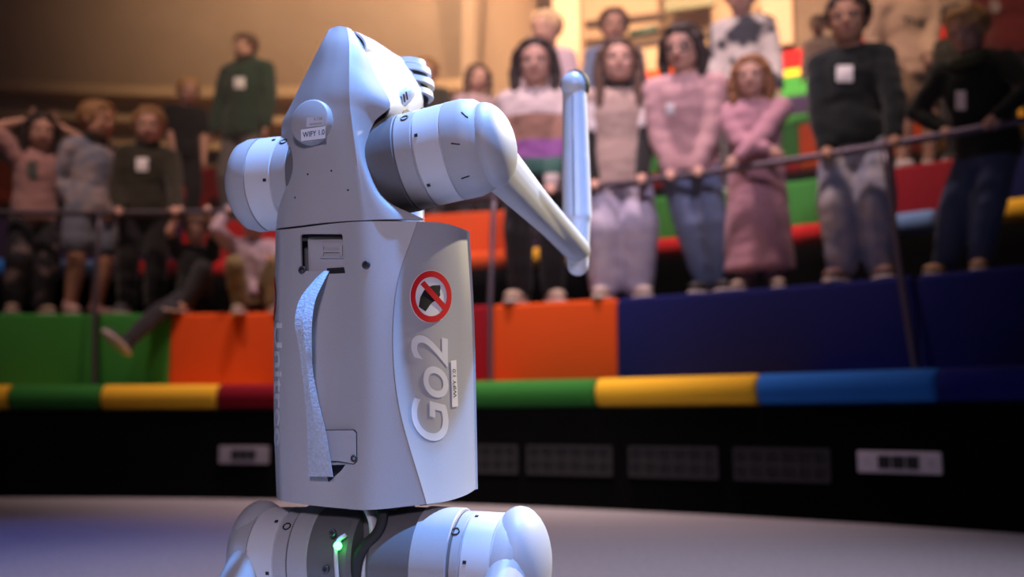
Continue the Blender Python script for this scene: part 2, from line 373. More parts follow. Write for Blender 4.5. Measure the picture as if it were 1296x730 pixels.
def wall_slab(name, x0, x1, y0, y1, R, th, m, kind='structure', lean=0.0):
    p0, p1 = on_R(x0, y1, R), on_R(x1, y1, R); zt = on_R((x0 + x1) / 2, y0, R).z; zb = on_R((x0 + x1) / 2, y1, R).z
    o = obj(name, sweep(rounded(R, R + th, zb, zt, 0.01), theta(p0), theta(p1), 6), m, smooth=False); return tag(o, kind=kind)
wall_slab('trim_1', 616, 694, 16, 160, 14.3 * K, 0.1, mat_wood('light_timber_panel', (0.58, 0.38, 0.23)))
wall_slab('trim_2', 700, 734, -60, 150, 13.9 * K, 0.3, mat_wood('light_timber_column', (0.55, 0.36, 0.22), 2))
wall_slab('trim_3', 610, 700, -60, 12, 14.6 * K, 0.2, WOOD_D)
wall_slab('trim_4', 734, 905, 60, 150, 14.9 * K, 0.1, mat_wood('stair_side_timber', (0.50, 0.33, 0.19)))
wall_slab('trim_5', 740, 840, 20, 27, 15.6 * K, 0.15, WOOD_D)
wall_slab('trim_6', 800, 905, 44, 52, 15.4 * K, 0.15, WOOD_D)
wall_slab('trim_7', 965, 1004, -60, 58, 14.9 * K, 0.3, mat_wood('light_timber_pillar', (0.42, 0.27, 0.16), 2))
wall_slab('trim_8', 1004, 1300, -200, 60, 15.2 * K, 0.3, mat('dark_brown_back_wall', (0.12, 0.07, 0.04), 0.7, scale=5, amount=0.3))
wall_slab('trim_9', 842, 905, -60, 10, 15.5 * K, 0.1, mat('olive_wall_board', (0.26, 0.24, 0.13), 0.7, scale=5, amount=0.2))
p = on_R(665, 38, 14.28 * K); n_ = V((CX - p.x, CY - p.y, 0)).normalized()
o = obj('wall_sign', box(p, n_.cross(V((0, 0, 1))), n_, (0, 0, 1), 0.14, 0.015, 0.06), mat('grey_sign', (0.25, 0.24, 0.20), 0.6), origin=p, smooth=False); tag(o, 'small grey rectangular plate on the pale timber panel', 'wall plate')
a, b = on_R(797, 44, 14.7 * K), on_R(832, 36, 14.7 * K)
o = obj('stair_handrail', tube([a, a.lerp(b, 0.5), b], (0.05, 0.05), 10), mat('dark_green_rail', (0.015, 0.05, 0.03), 0.5), origin=a); tag(o, 'short dark green handrail piece against the timber stair side', 'handrail')

# vents and lamps let into the black fascia
RF = 7.0 * K + 0.018
def fascia(px, z): p = at_R_z(px, z, RF); return p
def vent(x0, x1, label):
    z0, z1 = 0.155, 0.295
    ta, tb = theta(fascia(x0, 0.22)), theta(fascia(x1, 0.22)); G = mat('vent_dark_grey', (0.028, 0.027, 0.03), 0.5)
    root = empty('vent_grille', polar(RF, (ta + tb) / 2, z0))
    obj('backing', sweep([(RF - 0.004, z0), (RF - 0.004, z1), (RF, z1), (RF, z0)], ta, tb, 8), BLACK, root, smooth=False)
    e = 0.012 / RF
    for (q0, q1, a_, b_) in ((z0, z0 + 0.012, ta, tb), (z1 - 0.012, z1, ta, tb), (z0, z1, ta, ta + e), (z0, z1, tb - e, tb)):
        obj('frame_bar', sweep([(RF - 0.014, q0), (RF - 0.014, q1), (RF - 0.004, q1), (RF - 0.004, q0)], a_, b_, 8), G, root, smooth=False)
    obj('slat', sweep([(RF - 0.012, 0.219), (RF - 0.012, 0.231), (RF - 0.004, 0.231), (RF - 0.004, 0.219)], ta, tb, 8), G, root, smooth=False)
    for i in range(1, 6):
        t = ta + (tb - ta) * i / 6; obj('slat', sweep([(RF - 0.012, z0), (RF - 0.012, z1), (RF - 0.004, z1), (RF - 0.004, z0)], t - e / 2, t + e / 2, 1), G, root, smooth=False)
    tag(root, label, 'vent', 'vent grilles in the black bench fascia')
vent(560, 656, 'dark vent grille in the bench fascia right beside the robot dog')
vent(668, 776, 'dark vent grille in the fascia below the green cushion')
vent(797, 910, 'dark vent grille in the fascia below the yellow cushion')
vent(930, 1052, 'dark vent grille in the fascia beside the white plate')
def plate(x0, x1, z0, z1, nsq, m, label):
    ta, tb = theta(fascia(x0, 0.25)), theta(fascia(x1, 0.25)); root = empty('socket_plate', polar(RF, (ta + tb) / 2, z0))
    obj('cover', sweep(rounded(RF - 0.016, RF, z0, z1, 0.004), ta, tb, 6), m, root, smooth=False)
    zc = (z0 + z1) / 2; W = tb - ta
    for i in range(nsq):
        t = (ta + tb) / 2 + W * 0.17 * (i - (nsq - 1) / 2)
        obj('socket', sweep([(RF - 0.02, zc - 0.026), (RF - 0.02, zc + 0.026), (RF - 0.016, zc + 0.026), (RF - 0.016, zc - 0.026)], t - W * 0.075, t + W * 0.075, 2), BLACK, root, smooth=False)
    for s in (-1, 1):
        q = polar(RF - 0.016, (ta + tb) / 2 + s * W * 0.38, zc); obj('screw', lathe([(0, 0.009), (0.003, 0.007), (0.004, 0)], q, V((CX - q.x, CY - q.y, 0)), 10), STEEL, root)
    tag(root, label, 'socket plate')
PLATE = mat('white_plate', (0.62, 0.58, 0.66), 0.5)
plate(1087, 1193, 0.203, 0.287, 3, PLATE, 'white plate with three dark sockets in the black fascia below the blue cushion')
plate(279, 341, 0.187, 0.280, 3, mat('grey_plate', (0.30, 0.28, 0.31), 0.5), 'grey plate with dark sockets in the fascia beside the robot dog')

# guard rail in front of the standing children
RR, ZR = 7.83 * K, 1.74
RAIL = mat('dark_violet_rail_paint', (0.11, 0.09, 0.12), 0.4, metal=0.6)
ta, tb = theta(at_R_z(-160, ZR, RR)), theta(at_R_z(1480, ZR, RR))
rail_root = empty('guard_rail', polar(RR, theta(at_R_z(622, 1.1, RR)), 0.612))
obj('rail', tube([polar(RR, ta + (tb - ta) * i / 80, ZR) for i in range(81)], 0.019, 10, hint=(0, 0, 1)), RAIL, rail_root)
for px, pb in ((-378, -420), (127, 119), (626, 621), (1120, 1159)):
    pt, pl = at_R_z(px, ZR, RR), at_R_z(pb, 0.618, RR - 0.14); t = theta(pt); tb_ = theta(pl)
    obj('post', tube([pl, pl + V((0, 0, .03)), polar(RR - 0.115, t * .42 + tb_ * .58, 1.10), polar(RR - 0.03, t * .9 + tb_ * .1, 1.62), pt], 0.016, 10), RAIL, rail_root)
tag(rail_root, 'slim dark metal guard rail on leaning posts in front of the standing children', 'guard rail')

# stage haze hanging over the seating
hz_ = bpy.data.materials.new('stage_haze'); hz_.use_nodes = True; nt = hz_.node_tree; nt.nodes.clear()
ou = nt.nodes.new('ShaderNodeOutputMaterial'); vsn = nt.nodes.new('ShaderNodeVolumeScatter'); vsn.inputs['Density'].default_value = HAZE; vsn.inputs['Anisotropy'].default_value = 0.2
nt.links.new(vsn.outputs[0], ou.inputs['Volume'])
hzo = obj('haze', sweep([(7.5 * K, 1.3), (7.5 * K, 8.6), (11.1 * K, 8.6), (11.1 * K, 2.9), (9.6 * K, 2.2), (8.5 * K, 1.3)], T0, T1, 40), hz_, smooth=False); tag(hzo, 'thin warm stage haze over the seating', 'haze', kind='stuff')
# ================================================================== ROBOT DOG standing on its hind legs, its back to the camera
TW = math.radians(16)
RU = V((math.cos(TW), -math.sin(TW), 0)); RN = V((-math.sin(TW), -math.cos(TW), 0)); RZ = V((0, 0, 1))
RO = on_plane(475, 400, V((0, 1.05, 0)), V((0, 1, 0)))
U0 = -0.008
def P(px, py, n): return on_plane(px, py, RO + RN * n, RN)         # pixel -> point at body depth n (towards the viewer)
def PU(px, py, u): return on_plane(px, py, RO + RU * u, RU)        # pixel -> point in the body's side plane u
def L(u, n, z): return V((RO.x, RO.y, 0)) + RU * u + RN * n + V((0, 0, z))
def uof(p): return (p - RO).dot(RU)
def nof(p): return (p - RO).dot(RN)
def mirror(p): return p + RU * (2 * (U0 - uof(p)))
robot = empty('robot_dog', V((RO.x, RO.y, 0)) + RU * U0)
tag(robot, 'grey quadruped robot dog standing upright on its hind legs, strap on its back', 'robot')

# ---- trunk: dorsal shell, side panel, belly
lv = [(349, 292, -.043), (346.5, 405, -.043), (346.5, 520, -.043), (350, 628, -.043)]
ld = [(351, 291, .030), (350, 405, .030), (350, 520, .030), (353, 632, .030)]
l2 = [(362, 290, .046), (359, 405, .046), (359, 520, .046), (364, 635, .046)]
l3 = [(388, 287, .054), (386, 405, .053), (386, 520, .053), (392, 639, .052)]
mm = [(425, 282.5, .0535), (425, 405, .0500), (428, 525, .0500), (430, 643, .051)]
r3 = [(463, 280, .055), (463, 405, .054), (466, 525, .054), (470, 645, .053)]
sm = [(528.5, 280, .034), (500, 375, .047), (502, 500, .047), (539.5, 638, .030)]
s2 = [(560, 282, .004), (544, 385, .012), (548, 510, .012), (566, 634, .004)]
s3 = [(579, 287, -.020), (580, 392, -.024), (584, 512, -.024), (588, 627, -.022)]
rv = [(591, 292, -.043), (597, 397, -.043), (600, 512, -.043), (602, 619, -.043)]
def cols(cs, dx=None): return [[P(c[i][0] + (dx[j] if dx else 0), c[i][1], c[i][2]) for j, c in enumerate(cs)] for i in range(4)]
def shell(name, vf, material, th=0.003, cuts=None):
    o = obj(name, vf, material, robot)
    me = o.data; f = me.polygons[len(me.polygons) // 2]
    if f.normal.dot(CAM - (f.center + ORG[o])) < 0: me.flip_normals()
    m = o.modifiers.new('s', 'SOLIDIFY'); m.thickness = th; m.offset = -1
    tmp = []
    for c in (cuts or []):
        co = obj('cut', c, BLACK, robot, smooth=False); tmp.append(co)
        b = o.modifiers.new('b', 'BOOLEAN'); b.object = co; b.operation = 'DIFFERENCE'; b.solver = 'EXACT'
    bpy.context.view_layer.update(); bake(o)
    for c in tmp: bpy.data.objects.remove(c)
    bm = bmesh.new(); bm.from_mesh(o.data)
    for e in bm.edges: e.smooth = not (len(e.link_faces) == 2 and e.calc_face_angle(0) > 0.35)
    for ff in bm.faces: ff.smooth = True
    bm.to_mesh(o.data); bm.free()
    return o
def bvh(o): 
    bm = bmesh.new(); bm.from_mesh(o.data); bm.transform(Matrix.Translation(ORG[o])); t = BVHTree.FromBMesh(bm); bm.free(); return t
def prism(pts2, n0, n1):                     # outline in pixels, extruded between two body depths
    a = [P(x, y, n0) for x, y in pts2]; b = [p + RN * (n1 - n0) for p in a]; m = len(a)
    return a + b, [tuple(range(m)), tuple(reversed(range(m, 2 * m)))] + [(i, (i + 1) % m, m + (i + 1) % m, m + i) for i in range(m)]
def rrect(x0, y0, x1, y1, r, n=4, skew=0.0):
    out = []
    for cx, cy, a0 in ((x1 - r, y0 + r, -90), (x1 - r, y1 - r, 0), (x0 + r, y1 - r, 90), (x0 + r, y0 + r, 180)):
        for i in range(n + 1): g = math.radians(a0 + 90 * i / n); out.append((cx + r * math.cos(g) + skew * (cy + r * math.sin(g) - y0), cy + r * math.sin(g)))
    return out
handle_rect = rrect(393, 301, 446, 347, 3, skew=0.03)
dors = shell('dorsal_shell', grid(cols([lv, ld, l2, l3, mm, r3, sm], [0, 0, 0, 0, 0, 0, -0.6]), 64, 60), GREY, 0.003,
             [prism(handle_rect, 0.030, 0.08), prism([(419, 588), (446, 587), (441, 594), (425, 609)], 0.035, 0.08)])
side = shell('side_panel', grid(cols([sm, s2, s3, rv], [0.7, 0, 0, 0]), 64, 40), GREY)
rvp = [P(*q) for q in rv]; lvp = [P(*q) for q in lv]
belly = shell('belly_shell', grid([[rvp[i], L(.066, -.062, rvp[i].z), L(0, -.070, rvp[i].z), L(-.080, -.062, lvp[i].z), lvp[i]] for i in range(4)], 24, 30), GREY)
# dark inner body seen only through the joints
def ring_at(i): return [P(c[i][0], c[i][1], c[i][2]) for c in (lv, ld, l2, l3, mm, r3, sm, s2, s3, rv)] + [L(.066, -.062, rvp[i].z), L(-.080, -.062, lvp[i].z)]
cv, cf = [], []
for i, dz in ((0, .011), (1, 0), (2, 0), (3, .012)):
    rg = ring_at(i); c = sum(rg, V((0, 0, 0))) / len(rg)
    cv += [c + (p - c) * (.955 if i == 0 and uof(p) < .03 else .90) + V((0, 0, dz if uof(p) < .03 else -.002)) for p in rg]
m = 12
cf = [(j * m + i, j * m + (i + 1) % m, (j + 1) * m + (i + 1) % m, (j + 1) * m + i) for j in range(3) for i in range(m)] + [tuple(range(m)), tuple(range(3 * m, 4 * m))]
# handle recess needs room: pull the core's back face in
core = obj('inner_body', ([p - RN * max(0, nof(p) - 0.026) for p in cv], cf), GREY_D, robot, smooth=False)

# ---- front shell with its pointed crown
rows = [
 [(351, 290, -.043), (351, 289, .030), (375, 286, .050), (418, 281, .0545), (461, 278.5, .055), (497, 277, .048), (536, 277, .033)],
 [(356, 245, -.03), (354, 245, .030), (376, 243, .050), (416, 240, .056), (456, 238, .056), (473, 241, .052), (489, 253, .040)],
 [(358, 205, -.03), (356, 205, .028), (378, 203, .050), (414, 200, .057), (451, 198, .057), (459, 204, .054), (467, 216, .046)],
 [(360, 172, -.02), (357, 170, .015), (380, 165, .047), (412, 161, .057), (446, 160, .058), (455, 168, .052), (463, 186, .045)],
 [(366, 153, -.02), (357.5, 155, .010), (383, 145, .045), (412, 138, .056), (443, 135, .058), (458, 142, .050), (474, 154, .038)],
 [(378, 130, -.02), (369, 131, .010), (388, 124, .042), (413, 115, .054), (442, 112, .057), (466, 120, .047), (494, 132, .030)],
 [(396, 94, -.02), (387, 94, .012), (402, 88, .037), (420, 84, .046), (442, 82, .050), (458, 88, .042), (476, 97, .030)],
 [(412, 60, -.015), (405, 58, .015), (412, 55, .028), (425, 52, .034), (442, 54, .038), (451, 56, .034), (460, 60, .026)],
 [(425, 39, -.005), (416, 38, .012), (421, 35, .012), (429, 33, .016), (439, 34.5, .019), (444, 37, .018), (448, 41, .013)]]
RW = [[P(*q) for q in r] for r in rows]
def weld(vf):
    bm = bmesh.new(); vv = [bm.verts.new(v) for v in vf[0]]
    for f in vf[1]: bm.faces.new([vv[i] for i in f])
    bmesh.ops.remove_doubles(bm, verts=bm.verts, dist=1e-5); bm.verts.index_update()
    r_ = [v.co.copy() for v in bm.verts], [tuple(v.index for v in f.verts) for f in bm.faces]; bm.free(); return r_
front = shell('front_shell', weld(join(grid([r[:5] for r in RW], 90, 40), grid([r[4:] for r in RW], 90, 18))), GREY)

# ---- head: glossy white hood, both halves
hr = [[(440, 40, .016), (450, 60, .030), (464, 98, .035), (484, 133, .030), (490, 154, .010)],
      [(471, 51, -.03), (486, 70, -.022), (501, 99, -.016), (513, 128, -.02), (514, 152, -.03)],
      [(500, 68.5, -.075), (509, 82, -.065), (518, 104, -.055), (524, 128, -.05), (522, 152, -.05)],
      [(518, 78, -.105), (526, 90, -.098), (532, 107, -.09), (534, 128, -.085), (530, 152, -.08)],
      [(526, 84, -.120), (532, 93, -.116), (537, 109, -.112), (537.5, 128, -.108), (533, 150, -.105)]]
half = [[P(*q) for q in r] for r in hr]
half[0] = [P(rows[j][6][0] - 1, rows[j][6][1], rows[j][6][2]) - RN * .0004 for j in (8, 7, 6, 5)] + [P(488, 151, .016)]
for r in half: r[0] = r[0] + RU * (U0 - uof(r[0])) * 0.0
full = [[mirror(q) for q in reversed(r[1:])] + [r[0]] + r[1:] for r in half]
vf = grid(full, 40, 60); nb = len(vf[0])
vf[1].append(tuple(range(39 * 60, 40 * 60)))
hood = shell('head_hood', vf, WHITE_G, 0.002)
fc = sum(full[-1], V((0, 0, 0))) / len(full[-1])
obj('face_plate', ([p + (fc - p) * 0.03 - RN * 0.002 for p in vf[0][39 * 60:]], [tuple(range(60))]), BLACK, hood)
# chin block under the hood
obj('chin', box(L(U0, -.055, P(505, 165, -.05).z), RU, RN, RZ, 0.030, 0.040, 0.016), GREY_D, hood, smooth=False)
# stacked guard rings of the range sensor
sc = L(U0, -.104, 0)
for py, r in ((87, .021), (97, .027), (112, .031), (125, .030)):
    z = P(536, py, -.12).z
    obj('guard_ring', lathe([(-.0035, r - .006), (-.0035, r), (.0035, r - .001), (.0035, r - .006)], V((sc.x, sc.y, z)), RZ, 40), GREY_L, hood, angle=40)
zb_, zt_ = P(536, 140, -.12).z, P(536, 84, -.12).z
obj('sensor_dome', lathe([(0, .022), (0.01, .024), (zt_ - zb_ - .012, .022), (zt_ - zb_, .012), (zt_ - zb_ + .003, 0)], V((sc.x, sc.y, zb_)), RZ, 32), BLACK, hood)
# vented ear lobe on the head's side
e0 = P(510, 124, -.018); ex = (P(523, 112, -.022) - P(497, 135, -.012)).normalized()
en = (CAM - e0).normalized(); ey = en.cross(ex).normalized()
lobe = obj('ear_lobe', ellipsoid(e0, .018, .009, .010, ex, ey, en), WHITE_G, hood)
for k in range(3):
    q = e0 + ex * (-.003 + .004 * k) - ey * .001 + en * .0092
    obj('vent_slot', box(q, (ex * 0.55 + ey * 0.83).normalized(), (ey * 0.55 - ex * 0.83).normalized(), en, .0045, .0008, .0012), INK, lobe, smooth=False)
q = P(504, 105, -.012); obj('head_mark', ([P(499, 93, -.0145) , P(507.5, 106.5, -.0125), P(503.5, 107, -.012)], [(0, 1, 2)]), mat('blue_grey_mark', (0.12, 0.20, 0.42), 0.4), hood, smooth=False) if False else None

# ---- round badge with stickers
bc = P(398.5, 157, .052); bax = (RN * 0.985 + RZ * 0.05 - RU * 0.10).normalized()
badge = obj('round_cover', lathe([(-.012, .0245), (.008, .0240), (.0105, .0230), (.0115, .0215), (.0115, 0)], bc, bax, 48), GREY, robot, angle=50)
bp0 = bc + bax * .0118
def on_badge(px, py, off=0.0): return on_plane(px, py, bp0 + bax * off, bax)
def plate_px(name, quad, off, m, parent, fn): return obj(name, ([fn(x, y, off) for x, y in quad], [(0, 1, 2, 3)]), m, parent, smooth=False)
st2 = plate_px('grey_sticker', [(388.3, 148.3), (410.0, 146.7), (409.8, 158.6), (387.6, 161.2)], .0002, PAPER_G, badge, on_badge)
st1 = plate_px('name_sticker', [(380.8, 164.0), (412.2, 159.4), (411.6, 174.8), (381.2, 178.8)], .0005, PAPER, badge, on_badge)
def text_px(name, body, o_, xv, yv, m, parent, fn, off, shear=0, bold=0.0):
    v, f = text2d(body, shear, bold)
    return obj(name, ([fn(o_[0] + a * xv[0] + b * yv[0], o_[1] + a * xv[1] + b * yv[1], off) for a, b in v], f), m, parent, smooth=False)
text_px('sticker_text', 'WIFY 1.0', (383.2, 174.2), (27.6, -4.0), (-0.2, -6.8), INK, st1, on_badge, .0008, bold=0.012)
GINK = mat('grey_ink', (0.17, 0.15, 0.18), 0.5)
text_px('sticker_text', 'K.730', (397.5, 152.4), (10.4, -0.8), (-0.1, -3.4), GINK, st2, on_badge, .0004)
text_px('sticker_text', 'SERIENNR.', (391.8, 158.6), (16.5, -1.6), (-0.1, -2.2), GINK, st2, on_badge, .0004)
for x, y in ((389.5, 220.5), (419.5, 216), (440.5, 240.5), (373.5, 250)):
    t = bvh(front); h = t.ray_cast(CAM, ray(x, y).normalized())
    if h[0]: obj('pin_hole', lathe([(-.001, .0011), (.0003, .0011), (.0003, 0)], h[0], h[1], 10), INK, front)

# ---- handle latch, strap, screws, hatch on the back
hb = 0.043
obj('recess_tray', prism(handle_rect, hb - .006, hb), GREY, dors, smooth=False)
latch = obj('handle_latch', join(prism(rrect(397, 309, 444, 346, 3, skew=.06), hb + .0005, 0.052), prism([(400, 307), (440, 305), (442, 312), (398, 312)], hb + .0005, 0.049)), GREY, dors, smooth=False)
for q in ((407, 312, 410, 326), (431, 311, 434, 326), (410, 317, 431, 319.5), (406, 324.5, 436, 327)):
    obj('latch_rib', prism([(q[0], q[1]), (q[2], q[1]), (q[2], q[3]), (q[0], q[3])], .0522, .0540), GREY, latch, smooth=False)
obj('latch_slot', prism([(414, 339.5), (438, 338), (439, 345.5), (414, 346)], .0522, .0527), INK, latch, smooth=False)
def screw(px, py, n, parent, ax=None, r=.0042):
    q = P(px, py, n); a = ax or RN
    s_ = obj('screw', lathe([(-.002, r), (.0006, r), (.0012, r * .82), (.0012, r * .5), (-.0006, r * .42), (-.0006, 0)], q, a, 18), mat('screw_dark', (0.10, 0.10, 0.11), 0.4, metal=0.7), parent, angle=30)
    return s_
screw(382.3, 341.5, .0535, dors); screw(463, 335, .0555, dors)
# hatch: a thin raised cover with a rounded corner, screw, and dark pocket behind it
obj('hatch', prism([(404, 544.5), (449, 544.5), (452.5, 548), (453, 583), (449, 586.5), (431, 583), (404, 583)], .050, .0542), GREY, dors, smooth=False)
obj('hatch_gap', prism([(403, 543.5), (450, 543.5), (453.5, 547), (454, 584), (449.5, 587.5), (430, 584), (403, 584)], .050, .0536), INK, dors, smooth=False)
screw(448, 580, .0546, dors, r=.0036)
STRAP = mat('pale_blue_webbing', (0.42, 0.47, 0.55), 0.8, scale=380, amount=0.3, bump=0.3)
pth = [(413, 343, .053, 8, 0), (402, 358, .066, 14, .2), (389, 380, .080, 19, .35), (384, 408, .088, 20, .4), (386.5, 440, .086, 15, .5), (389, 470, .080, 13, .45), (395, 510, .074, 16, .25), (401, 550, .068, 23, .15), (406, 603, .062, 31, .05)]
def ribbon(scale_w, shift_n, shift_px, name, mt):
    ctr = [P(x + shift_px, y, n + shift_n) for x, y, n, w_, tw in pth]
    cp = smooth_path(ctr, 48); cw = catmull(np.array([[w_ * scale_w, tw, 0] for *_, w_, tw in pth], float), 48)
    vs_, fs_ = [], []
    for i, p in enumerate(cp):
        wv = cw[i][0] / 1200 / 2; g = cw[i][1]; x = (RU * math.cos(g) - RN * math.sin(g)); nn = (RN * math.cos(g) + RU * math.sin(g))
        for k in range(9):
            t = k / 4 - 1; vs_.append(p + x * (wv * t) + nn * (.0025 * (1 - abs(t)) + .0006))
        for k in reversed(range(9)):
            t = k / 4 - 1; vs_.append(p + x * (wv * t) + nn * (.0025 * (1 - abs(t)) - .0006))
    for j in range(47):
        for i in range(18): k = (i + 1) % 18; fs_.append((j * 18 + i, j * 18 + k, (j + 1) * 18 + k, (j + 1) * 18 + i))
    fs_ += [tuple(range(18)), tuple(range(47 * 18, 48 * 18))]
    return obj(name, (vs_, fs_), mt, robot, angle=30)
strap = ribbon(1.0, 0, 0, 'carrying_strap', STRAP); strap['label'] = 'pale blue webbing strap'
pth2 = pth; pth = [(x + 1, y, n - .006, w_ * .8, tw + .25) for x, y, n, w_, tw in pth]
ribbon(1.0, 0, 0, 'carrying_strap', STRAP); pth = pth2

# ---- print and stickers on the side panel, laid on its surface
tside, tdors, tfront = bvh(side), bvh(dors), bvh(front)
def on_side(px, py, off):
    h = tside.ray_cast(CAM, ray(px, py).normalized())
    if h[0] is None: h = tside.find_nearest(P(px, py, -.02))
    n_ = h[1] if h[1].dot(CAM - h[0]) > 0 else -h[1]
    return h[0] + n_ * off
def on_left(px, py, off):
    h = tdors.ray_cast(CAM, ray(px, py).normalized())
    if h[0] is None: h = tdors.find_nearest(P(px, py, .0))
    n_ = h[1] if h[1].dot(CAM - h[0]) > 0 else -h[1]
    return h[0] + n_ * off
def disc2(c, rx, ry, rings=5, seg=40, r0=0.0, tilt=0.0):
    vs_, fs_ = [], []
    for j in range(rings + 1):
        k = r0 + (1 - r0) * j / rings
        for i in range(seg): g = 2 * math.pi * i / seg; vs_.append((c[0] + rx * k * math.cos(g) + tilt * ry * k * math.sin(g), c[1] + ry * k * math.sin(g)))
    for j in range(rings):
        for i in range(seg): k = (i + 1) % seg; fs_.append((j * seg + i, j * seg + k, (j + 1) * seg + k, (j + 1) * seg + i))
    return vs_, fs_
def lay(name, vf, off, m, parent, fn): return obj(name, ([fn(x, y, off) for x, y in vf[0]], vf[1]), m, parent, smooth=False)
def fill2(poly, step=3.0):                   # triangulated outline, split small so it follows the panel
    bm = bmesh.new(); vv = [bm.verts.new((x, y, 0)) for x, y in poly]; bm.faces.new(vv)
    bmesh.ops.triangulate(bm, faces=bm.faces)
    for _ in range(3): bmesh.ops.subdivide_edges(bm, edges=[e for e in bm.edges if e.calc_length() > step], cuts=1); bmesh.ops.triangulate(bm, faces=bm.faces)
    bm.verts.index_update(); r = [(v.co.x, v.co.y) for v in bm.verts], [tuple(v.index for v in f.verts) for f in bm.faces]; bm.free(); return r
sc_ = (544.8, 375.3)
sign = lay('no_touch_sticker', disc2(sc_, 26.6, 33.6), .0005, PAPER, side, on_side); sign['label'] = 'round white and red no touching sign with a black hand'
lay('sign_ring', disc2(sc_, 26.0, 32.8, 3, 44, 0.76), .0011, RED_S, sign, on_side)
z2 = lambda pts: [(330 + x / 3.317, 260 + y / 3.317) for x, y in pts]
lay('sign_hand', fill2(z2([(661, 425), (668, 385), (684, 355), (700, 342), (722, 335), (751, 335), (753, 346), (728, 350), (722, 357), (742, 357), (750, 363), (752, 376), (746, 387), (738, 388), (736, 398), (724, 403), (712, 413), (690, 445)])), .0008, INK, sign, on_side)
lay('sign_bar', fill2(z2([(668, 331), (684, 316), (784, 428), (768, 445)])), .0011, RED_S, sign, on_side)
def text_lay(name, body, o_, xv, yv, m, parent, fn, off, shear=0, bold=0.0):
    v, f = text2d(body, shear, bold)
    bm = bmesh.new(); vv = [bm.verts.new((o_[0] + a * xv[0] + b * yv[0], o_[1] + a * xv[1] + b * yv[1], 0)) for a, b in v]
    for q in f:
        try: bm.faces.new([vv[i] for i in q])
        except ValueError: pass
    bmesh.ops.triangulate(bm, faces=bm.faces)
    for _ in range(2): bmesh.ops.subdivide_edges(bm, edges=[e for e in bm.edges if e.calc_length() > 6], cuts=1); bmesh.ops.triangulate(bm, faces=bm.faces)
    bm.verts.index_update(); r = [(q.co.x, q.co.y) for q in bm.verts], [tuple(q.index for q in g.verts) for g in bm.faces]; bm.free()
    return lay(name, r, off, m, parent, fn)
text_lay('lettering', 'Go2', (567.5, 558), (-0.5, -134), (-47, 0.0), DECAL_W, side, on_side, .0004, shear=0.22, bold=0.010)['label'] = 'pale letters Go2'
s_ = lay('name_sticker', fill2([(570.2, 456.5), (577.0, 455.5), (579.3, 514.0), (571.8, 515.6)], 4), .0006, PAPER, side, on_side)
text_lay('sticker_text', 'WIFY 1.0', (577.2, 503), (-1.4, -36), (-4.0, 0.2), INK, s_, on_side, .0011, bold=0.012)
text_lay('lettering', 'Unitree', (348.0, 408), (-0.2, 156), (9.5, 0.2), DECAL_W, dors, on_left, .0006, bold=0.02)['label'] = 'pale letters along the left side'
lay('no_touch_sticker', disc2((345.0, 377), 5.0, 30, 3, 32, 0.72), .0008, RED_S, dors, on_left)

# ---- joints: motor units and legs
def motor(name, c, axis, inner, ring, band, end, r=.053, bigcap=False, hint=None):
    a = V(axis).normalized(); root = obj(name, lathe([(inner, r * .94), (inner + .004, r), (ring - .002, r), (ring - .001, r * .985), (ring, r * .985)], c, a, 64), GREY_D, robot, angle=35)
    obj('grey_ring', lathe([(ring, r * .965), (ring + .001, r * .985), (band - .003, r * .985), (band - .002, r * .95), (band, r * .95)], c, a, 64), GREY, root, angle=35)
    w0 = band + .030
    obj('pale_band', lathe([(band - .001, r * .95), (band, r * .985), (w0 - .002, r * .985), (w0 - .001, r * .95), (w0, r * .95)], c, a, 64), GREY_L, root, angle=35)
    L_ = end - w0
    obj('end_cap', lathe([(w0, r * .94), (w0, r * .99), (w0 + L_ * .35, r * .99), (w0 + L_ * .62, r * .93), (w0 + L_ * .82, r * .78), (w0 + L_ * .95, r * .5), (end, r * .2), (end, 0)], c, a, 64), GREY, root, angle=35)
    fa, fx, fy = frame(a)
    for k in range(6):                       # little clips between band and ring
        g = k * math.pi / 3 + 0.35; d = fx * math.cos(g) + fy * math.sin(g)
        obj('clip', box(V(c) + a * (band + .0045) + d * (r * .985), a, a.cross(d), d, .0017, .0016, .0008), BLACK, root, smooth=False)
    g = 0.95; 
    for s in (-1, 1):
        d = (RN * math.cos(.75) + RZ * math.sin(.75)).normalized(); d = (d - a * d.dot(a)).normalized()
    obj('port', lathe([(-.002, .0045), (.0008, .0045), (.0008, .0032), (-.001, .003), (-.001, 0)], V(c) + a * (band - .010) + d * (r * .985), d, 18), INK, root)
    return root
